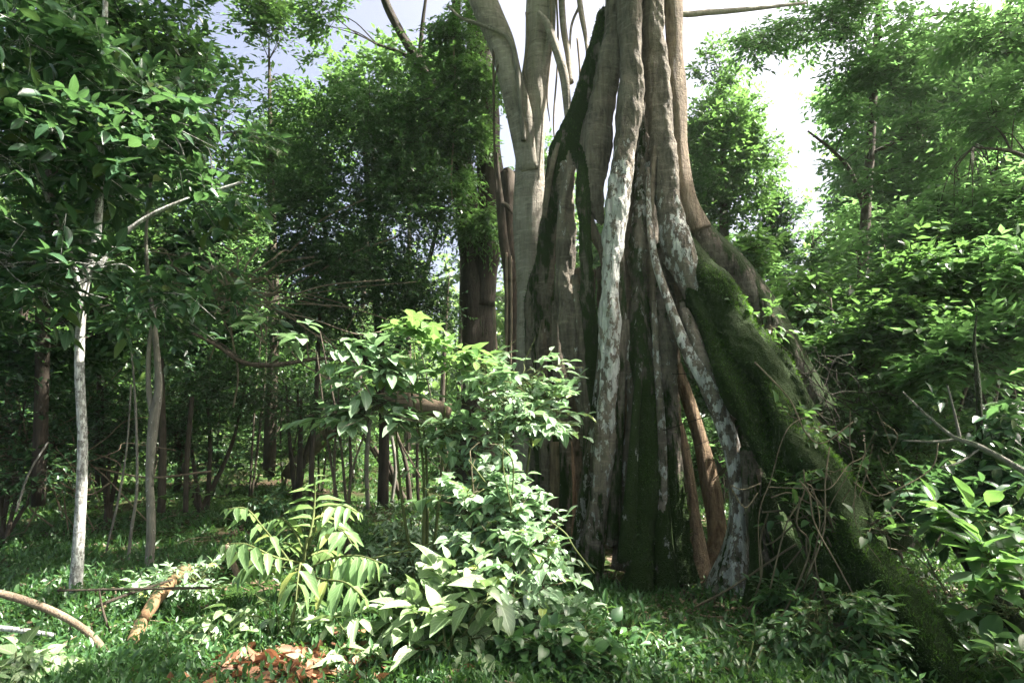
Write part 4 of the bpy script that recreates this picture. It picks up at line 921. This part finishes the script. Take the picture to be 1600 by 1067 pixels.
pinnate('feathery yellow-green sapling with arching leaf fronds in the sunny foreground',
        [[(452, 1060, 4.5, 7), (455, 980, 4.6, 7), (470, 900, 4.7, 6), (480, 840, 4.8, 5)]],
        [([(468, 900, 4.7, 4), (440, 860, 4.7, 4), (412, 825, 4.6, 3), (385, 795, 4.6, 3), (355, 795, 4.5, 2)], 8, .2, .5),
         ([(475, 880, 4.7, 4), (430, 870, 4.5, 4), (385, 850, 4.3, 3), (350, 850, 4.2, 2)], 7, .22, .7),
         ([(478, 860, 4.8, 4), (488, 820, 4.9, 4), (492, 780, 5.0, 3), (492, 745, 5.0, 2)], 8, .22, .15),
         ([(480, 870, 4.8, 4), (510, 840, 4.7, 4), (535, 830, 4.6, 3), (550, 850, 4.5, 2)], 7, .2, .5),
         ([(478, 890, 4.7, 4), (520, 872, 4.6, 4), (560, 868, 4.5, 3), (598, 880, 4.4, 2)], 9, .24, 1.4),
         ([(474, 900, 4.7, 4), (470, 880, 4.5, 4), (466, 900, 4.3, 3), (462, 940, 4.2, 2)], 5, .24, .8),
         ([(476, 870, 4.8, 4), (450, 850, 5.0, 4), (430, 850, 5.2, 3)], 6, .2, .4),
         ([(478, 870, 4.8, 4), (510, 860, 5.1, 4), (530, 870, 5.3, 3)], 6, .2, .4),
         ([(472, 890, 4.7, 4), (430, 885, 4.8, 4), (395, 880, 4.9, 3), (370, 900, 4.9, 2)], 8, .21, .8),
         ([(480, 860, 4.8, 4), (500, 810, 4.8, 4), (530, 790, 4.75, 3), (560, 800, 4.7, 2)], 7, .2, .5),
         ([(476, 895, 4.7, 4), (505, 905, 4.5, 4), (540, 910, 4.35, 3), (570, 935, 4.25, 2)], 8, .22, 1.0),
         ([(478, 870, 4.8, 4), (460, 830, 4.9, 4), (440, 810, 5.0, 3), (420, 815, 5.0, 2)], 7, .18, .5)])
pinnate('second smaller feathery sapling behind the first, nearer the clearing',
        [[(500, 900, 5.8, 6), (498, 850, 5.8, 5), (500, 810, 5.8, 4)]],
        [([(500, 815, 5.8, 3), (520, 790, 5.7, 3), (545, 790, 5.6, 2)], 6, .2, .3),
         ([(500, 815, 5.8, 3), (480, 790, 5.7, 3), (455, 795, 5.6, 2)], 6, .18, .3),
         ([(500, 830, 5.8, 3), (515, 815, 5.5, 3), (535, 830, 5.3, 2)], 6, .2, .5)])

# ------------------------------------------------------------------ fallen wood, vines, hanging roots
def rod(name, label, cat, paths, mat, flute=.08, sides=10, group=None, world=False):
    SEED[0] += 1
    pts = [spline(p if world else TP(p), 10) for p in paths]
    base = pts[0][0, :3].copy(); base[2] = gz(base[0], base[1])
    mb = MB()
    for i, s in enumerate(pts): tube(mb, s, sides, flute, SEED[0] * 5 + i)
    return tag(mb.build(name, M[mat], None, base), label, cat, group)
rod('curved_branch', 'long brown branch arching down into the grass at lower left', 'branch', [[(-60, 915, 4.5, 14), (20, 932, 4.5, 14), (90, 958, 4.45, 13), (140, 990, 4.4, 13), (165, 1025, 4.3, 16), (175, 1070, 4.1, 18)]], 'dead')
rod('cut_log', 'peeled pale log lying end-on in the grass at lower left', 'log', [[(186, 1085, 3.95, 27), (206, 1012, 4.5, 25), (220, 974, 4.9, 22)], ], 'cutwood', .05, 14)
rod('cut_log', 'orange-brown log half hidden in grass behind the peeled one', 'log', [[(226, 964, 4.95, 22), (250, 928, 5.4, 24), (288, 890, 6.1, 22)]], 'cutwood', .1, 14)
rod('pale_stick', 'short pale grey stick at the left edge under the arching branch', 'stick', [[(-30, 978, 4.6, 10), (30, 984, 4.6, 11), (85, 992, 4.6, 8)]], 'white')
rod('thin_stick', 'thin dark stick lying across the lower left logs', 'stick', [[(90, 922, 5.3, 5), (200, 920, 5.3, 5), (330, 918, 5.3, 4)]], 'brown')
rod('thin_stick', 'thin dark stick slanting up beside the logs', 'stick', [[(150, 948, 5.2, 6), (200, 928, 5.3, 6), (270, 905, 5.5, 4)]], 'brown')
rod('thin_stick', 'short upright twig standing near the arching branch', 'stick', [[(170, 985, 4.9, 5), (160, 950, 4.9, 4), (155, 922, 4.9, 3)]], 'brown')
rod('snapped_stem', 'snapped pale stem leaning beside the feathery sapling', 'stick', [[(372, 900, 5.6, 11), (360, 870, 5.6, 11), (352, 850, 5.6, 11)]], 'dead')
rod('leaning_log', 'grey dead log propped up behind the sunlit saplings', 'log', [[(702, 643, 10.8, 26), (660, 634, 10.9, 28), (615, 624, 11, 26), (560, 640, 11.6, 22), (500, 690, 12.5, 22), (450, 740, 13.4, 20)]], 'dead', .12, 14)
rod('fallen_branch', 'long dark branch reaching across from the forked sapling', 'branch', [[(300, 520, 7.0, 5), (340, 540, 7.1, 8), (380, 566, 7.2, 9), (430, 570, 7.3, 8), (500, 560, 7.5, 6), (560, 566, 7.7, 4)], [(380, 566, 7.2, 6), (350, 540, 7.4, 4), (320, 528, 7.5, 3)]], 'brown')
rod('dead_branch', 'grey forking dead branch in front of the right undergrowth', 'branch', [[(1640, 760, 4.6, 13), (1590, 730, 4.7, 12), (1530, 697, 4.8, 11), (1490, 682, 4.9, 8), (1450, 650, 5.0, 5), (1410, 612, 5.2, 3)], [(1500, 686, 4.9, 6), (1460, 690, 5.0, 5), (1410, 688, 5.1, 3)], [(1500, 684, 4.9, 6), (1490, 640, 4.9, 4), (1480, 600, 4.9, 3)], [(1530, 700, 4.8, 6), (1500, 722, 4.8, 4), (1470, 730, 4.8, 2)]], 'greybark')
rod('arching_tree', 'dark arching trunk rising behind the tangled vines', 'tree', [[(1290, 690, 8.2, 26), (1320, 620, 8.2, 30), (1350, 580, 8.2, 26), (1400, 540, 8.2, 20), (1450, 500, 8.2, 12)]], 'dark')
rod('mossy_root', 'second mossy root crossing the bottom right corner', 'root', [[(1455, 790, 5.4, 24), (1500, 850, 5.1, 34), (1545, 920, 4.7, 44), (1590, 990, 4.35, 54), (1650, 1070, 4.0, 66)]], 'mossy', .12, 16)
rod('mossy_pole', 'slim moss-covered sapling stem at the right, full height', 'sapling', [[(1520, 860, 5.3, 15), (1524, 780, 5.3, 14), (1530, 680, 5.3, 13), (1528, 600, 5.3, 10), (1522, 540, 5.35, 6), (1526, 490, 5.4, 2)]], 'mossy')
rod('mossy_pole', 'short moss-covered stem just left of the full-height one', 'sapling', [[(1505, 870, 5.4, 14), (1512, 790, 5.4, 13), (1530, 720, 5.35, 10)]], 'mossy')
rod('pale_tree', 'thick pale sunlit trunk far back at the left edge', 'tree', [[(72, 720, 16, 26), (74, 640, 16, 26), (74, 560, 16, 24), (72, 400, 16, 20)]], 'white')
for i, (pth, lab) in enumerate([
    ([(486, 790, 10.5, 10), (488, 700, 10.5, 9), (495, 600, 10.5, 8), (500, 480, 10.5, 6)], 'dark thin sapling stem behind the feathery sapling'),
    ([(575, 795, 11, 7), (573, 720, 11, 7), (580, 640, 11, 6)], 'pale thin pole standing left of the leaning-log prop'),
    ([(612, 785, 12, 6), (618, 730, 12, 6), (612, 680, 12, 5)], 'pale thin pole beside the bright ground patch'),
    ([(655, 800, 10.5, 5), (652, 740, 10.5, 5), (652, 650, 10.5, 4)], 'dark thin pole in front of the bright ground patch'),
    ([(545, 790, 11, 5), (548, 730, 11, 5), (546, 660, 11, 4)], 'thin grey pole nearest the dark clearing shrub'),
    ([(152, 760, 10, 9), (152, 680, 10, 8), (156, 560, 10, 7)], 'thin dark stem just right of the white-barked trunk'),
    ([(252, 800, 9.5, 14), (254, 700, 9.5, 14), (250, 560, 9.5, 12)], 'dark trunk stem just right of the forked sapling foot'),
    ([(290, 800, 9.8, 10), (292, 720, 9.8, 9), (300, 620, 9.8, 8)], 'dark crooked stem at the left end of the clearing'),
    ([(200, 880, 7.2, 6), (205, 830, 7.2, 6), (214, 760, 7.2, 5), (212, 640, 7.3, 4), (205, 540, 7.3, 3)], 'thin wavy pale stem left of the forked sapling'),
    ([(166, 860, 7.4, 4), (185, 780, 7.4, 4), (198, 700, 7.4, 3), (205, 600, 7.4, 3)], 'very thin leaning stem between white trunk and wavy stem'),
    ([(25, 800, 6.8, 5), (45, 740, 6.9, 4), (75, 690, 7.0, 3)], 'thin leaning stick at the far left undergrowth')]):
    rod('thin_sapling', lab, 'sapling', [pth], 'brown' if 'dark' in lab else 'greybark', .05, 8, 'thin stems in the clearing')
for i, (x, y0, y1, wd, lab) in enumerate([(791, 395, 590, 4, 'straight hanging root nearest the mossy trunk'), (798, 400, 590, 4, 'straight hanging root nearest the pale forked tree'), (772, 480, 610, 5, 'short hanging root touching the edge of the mossy trunk')]):
    rod('hanging_root', lab, 'hanging root', [[(x, y0, 8.8, wd), (x + 1, (y0 + y1) / 2, 8.8, wd), (x - 1, y1, 8.8, wd)]], 'dryroot', .05, 7, 'aerial roots hanging beside the fig')
rod('hanging_vine', 'thin vine hanging straight in front of the pale forked tree', 'vine', [[(772, -40, 7.9, 4), (771, 120, 7.9, 4), (773, 250, 7.9, 4), (776, 300, 7.9, 3)], [(772, 125, 7.9, 3), (778, 105, 7.9, 3), (782, 90, 7.9, 2)]], 'brown', .05, 7)
rod('climbing_vine', 'pale vine looping over the forked tree and down its left stem', 'vine', [[(700, 10, 7.75, 4), (720, 28, 7.75, 5), (745, 37, 7.75, 6), (775, 48, 7.75, 6), (795, 62, 7.78, 6), (806, 95, 7.8, 7), (812, 150, 7.85, 8), (818, 220, 7.95, 8)]], 'greybark', .08, 9)
for i, (x, y0, y1, Y, lab) in enumerate([(858, -30, 190, 8.0, 'thin aerial root hanging between the two upper forks of the pale tree'), (868, -30, 240, 8.05, 'longer thin aerial root beside the upper right fork of the pale tree'), (902, 60, 215, 7.9, 'short aerial root dangling close to the left edge of the fig'), (822, 20, 130, 7.9, 'short aerial root hanging inside the fork of the pale tree'), (708, 60, 330, 10.6, 'long thin strand hanging from the leaves over the mossy trunk')]):
    rod('hanging_root', lab, 'hanging root', [[(x, y0, Y, 3.2), (x + 4, y0 * .6 + y1 * .4, Y, 3), (x - 3, y0 * .2 + y1 * .8, Y, 2.6), (x + 1, y1, Y, 1.5)]], 'dryroot', .05, 6, 'aerial roots hanging beside the fig')
def tangle(name, label, cat, n, px, py, sx, sy, Y, mat, seed, wpx=(1.6, 4), down=60):
    r = np.random.default_rng(seed); mb = MB()
    base = P(px, py, Y); base[2] = gz(base[0], base[1])
    for i in range(n):
        x, y, d = px + r.uniform(-sx, sx), py + r.uniform(-sy, sy) - 20, Y + r.uniform(-.3, .3)
        nodes = []; vx, vy = r.normal(0, 25), r.uniform(.1, 1) * down
        wd = r.uniform(*wpx)
        for k in range(r.integers(4, 7)):
            nodes.append((x, y, d, wd)); x += vx; y += vy; vx += r.normal(0, 24); vy += r.normal(0, 22); d += r.normal(0, .06)
        s = spline(TP(nodes), 6); s[:, 2] = np.maximum(s[:, 2], gz(s[:, 0], s[:, 1]) + .005)
        tube(mb, s, 5)
    return tag(mb.build(name, M[mat], None, base), label, cat)
tangle('vine_tangle', 'tangle of thin curling vines over the lower buttress', 'vine', 17, 1310, 730, 70, 70, 4.95, 'vine', 4, (1.2, 2.8))
tangle('vine_tangle', 'looser vine strands hanging below the pale bark strip', 'vine', 14, 1240, 820, 60, 50, 5.2, 'vine', 9)
tangle('vine_tangle', 'wiry brown root hairs behind the crest of the buttress', 'vine', 44, 1262, 610, 40, 50, 6.5, 'dark', 12, (1.0, 2.2), 30)
tangle('vine_tangle', 'thin stems rising through the vine clump in the centre foreground', 'vine', 11, 800, 800, 70, 100, 4.75, 'stem', 21, (1.6, 3), 45)
tangle('dry_root_curtain', 'pale curtain of hanging dry roots in the left middle distance', 'hanging root', 46, 362, 470, 26, 26, 9.5, 'dryroot', 31, (1.6, 3.6), 14)
tangle('brush_pile', 'heap of dry brown twigs at the left edge of the clearing', 'brush pile', 60, 40, 720, 70, 50, 9, 'dead', 41, (1.5, 4), 12)

# ------------------------------------------------------------------ rust leaves, litter, grass
def rust():
    r = np.random.default_rng(6); mb = MB()
    c = P(440, 1095, 3.98); c[2] = 0
    n = 420
    x = r.normal(0, .34, n); y = r.normal(0, .24, n)
    z = gz(c[0] + x, c[1] + y) + .07 * np.exp(-(x * x + y * y) / .09) + r.uniform(0, .05, n)
    pos = np.stack([c[0] + x, c[1] + y, z], -1)
    leaves(mb, pos, np.concatenate([r.normal(0, 1, (n, 2)), r.normal(.1, .3, (n, 1))], 1), np.array([0, 0, 1.]) + r.normal(0, .5, (n, 3)), r.uniform(.07, .14, n), r.uniform(.05, .09, n), 'oval', False)
    tag(mb.build('leaf_pile', M['rust'], None, c), 'heap of rust-orange dead leaves at the bottom edge below the feathery sapling', 'leaf pile')
rust()

def scatter(n, ymin, ymax, r, power=1.0):
    u = r.uniform(0, 1, n)
    Y = (ymin ** (1 - power) + u * (ymax ** (1 - power) - ymin ** (1 - power))) ** (1 / (1 - power)) if power != 1 else ymin * (ymax / ymin) ** u
    X = r.uniform(-.95, .95, n) * Y
    return X, Y
TRUNKS = [(1.75, 7.3, .95), (-.7, 11.6, .5), (.35, 8.3, .45)]
def grass():
    r = np.random.default_rng(15)
    mb = MB()
    X, Y = scatter(26000, 2.6, 24, r, 1.6)
    den = np.sin(X * 2.1 + 1) * np.sin(Y * 1.7) + np.sin(X * .7 - Y * .9) + r.normal(0, .8, len(X))
    k = den > -.55
    for a, b, q in TRUNKS: k &= np.hypot(X - a, Y - b) > q
    X, Y = X[k], Y[k]
    for j in range(4):
        x = X + r.normal(0, .03, len(X)); y = Y + r.normal(0, .03, len(X))
        pos = np.stack([x, y, gz(x, y)], -1)
        D = np.concatenate([r.normal(0, .55, (len(x), 2)), r.uniform(.5, 1.1, (len(x), 1))], 1)
        Nn = np.concatenate([r.normal(0, 1, (len(x), 2)), r.uniform(.2, .9, (len(x), 1))], 1)
        L = r.uniform(.04, .15, len(x)) * (1 + .45 * np.sin(X * 1.9 + Y) * np.sin(Y * 2.3 - X))
        leaves(mb, pos, D, Nn, L, r.uniform(.007, .015, len(x)) * (1 + Y / 10), 'blade', False)
    tag(mb.build('grass', M['grass']), 'lush low green grass covering the forest floor', 'grass', None, 'stuff')
    mb = MB()
    X, Y = scatter(34000, 2.8, 26, r, 1.5)
    den = np.sin(X * 1.6 + 2) * np.sin(Y * 1.3 + .5) + r.normal(0, .5, len(X))
    k = den > -.35
    for a, b, q in TRUNKS: k &= np.hypot(X - a, Y - b) > q
    X, Y = X[k], Y[k]
    O = np.stack([X, Y, gz(X, Y)], -1)
    U = np.concatenate([r.normal(0, .45, (len(X), 2)), np.ones((len(X), 1))], 1)
    sprays(mb, O, U, r.uniform(.04, .22, len(X)), 6, .055, .42, 'diamond', r, .2, 1, .4, False)
    tag(mb.build('ground_cover', M['herb']), 'small-leaved creeping herbs growing among the grass', 'ground cover', None, 'stuff')
    mb = MB()
    n = 9000
    X, Y = scatter(n, 3, 22, r, 1.4)
    nn = 1200
    X = np.r_[X, r.normal(1.9, .6, nn)]; Y = np.r_[Y, r.normal(6.6, .8, nn)]
    n += nn
    pos = np.stack([X, Y, gz(X, Y) + r.uniform(.005, .03, n)], -1)
    leaves(mb, pos, np.concatenate([r.normal(0, 1, (n, 2)), r.normal(0, .15, (n, 1))], 1), np.array([0, 0, 1.]) + r.normal(0, .35, (n, 3)), r.uniform(.05, .11, n), r.uniform(.025, .05, n), 'diamond', False)
    tag(mb.build('leaf_litter', M['litter']), 'brown fallen leaves scattered on the soil', 'leaf litter', None, 'stuff')
grass()

def haze():
    mb = MB()
    x0, x1, y0, y1, z0, z1 = -410, 410, -410, 510, -1.2, 18.5
    V = np.array([[x, y, z] for z in (z0, z1) for y in (y0, y1) for x in (x0, x1)], float)
    mb.add(V, [(0, 2, 3, 1), (4, 5, 7, 6), (0, 1, 5, 4), (2, 6, 7, 3), (0, 4, 6, 2), (1, 3, 7, 5)])
    m = NT('glare_haze')
    p = m.n('VolumePrincipled', {'Color': (0.8, 1.0, 0.86, 1), 'Density': 0.0008, 'Anisotropy': 0.3})  # added volume that lifts the air to imitate veiling glare
    m.t.links.new(p.outputs[0], m.out.inputs['Volume'])
    o = mb.build('haze', m.m)
    tag(o, 'added thin haze imitating bright veiling glare between the trees', 'haze', None, 'stuff')
haze()

def undergrowth():
    r = np.random.default_rng(123); mb = MB()
    X, Y = scatter(9000, 9, 34, r, .6)
    px = 800 + X / Y * F * cp
    k = (px < 860) | (px > 1190)
    k &= ~((px > 330) & (px < 580) & (Y > 12) & (Y < 24))
    k &= ~((px > 560) & (px < 720) & (Y < 17))
    k &= r.uniform(0, 1, len(X)) < np.clip((Y - 8) / 9, .12, 1)
    k &= np.sin(X * 1.1 + 2) * np.sin(Y * .9) + r.normal(0, .4, len(X)) > -.35
    X, Y = X[k], Y[k]
    h = r.uniform(.05, 1, len(X)) * np.clip(Y / 14, .4, 1.7)
    O = np.stack([X, Y, gz(X, Y) + h], -1)
    U = np.concatenate([r.normal(0, .8, (len(X), 2)), r.uniform(.1, 1, (len(X), 1))], 1)
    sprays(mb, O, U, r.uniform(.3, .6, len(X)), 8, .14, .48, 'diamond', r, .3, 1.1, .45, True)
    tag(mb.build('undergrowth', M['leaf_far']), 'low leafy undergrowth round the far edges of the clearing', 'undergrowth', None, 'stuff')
undergrowth()

def twig_litter():
    r = np.random.default_rng(91); mb = MB()
    X, Y = scatter(420, 3, 16, r, 1.3)
    for x, y in zip(X, Y):
        q = r.uniform(0, 6.28); L = r.uniform(.08, .5)
        a = np.array([[x, y, 0, .006], [x + math.cos(q) * L * .5 + r.normal(0, .03), y + math.sin(q) * L * .5 + r.normal(0, .03), 0, .005], [x + math.cos(q) * L, y + math.sin(q) * L, 0, .002]])
        a[:, 2] = gz(a[:, 0], a[:, 1]) + np.array([r.uniform(.005, .04), r.uniform(.01, .09), r.uniform(.005, .1)])
        a[:, 3] *= r.uniform(.5, 1.3)
        tube(mb, spline(a, 4), 5)
    tag(mb.build('twig_litter', M['dead']), 'thin dry twigs strewn over the forest floor', 'twigs', None, 'stuff')
twig_litter()
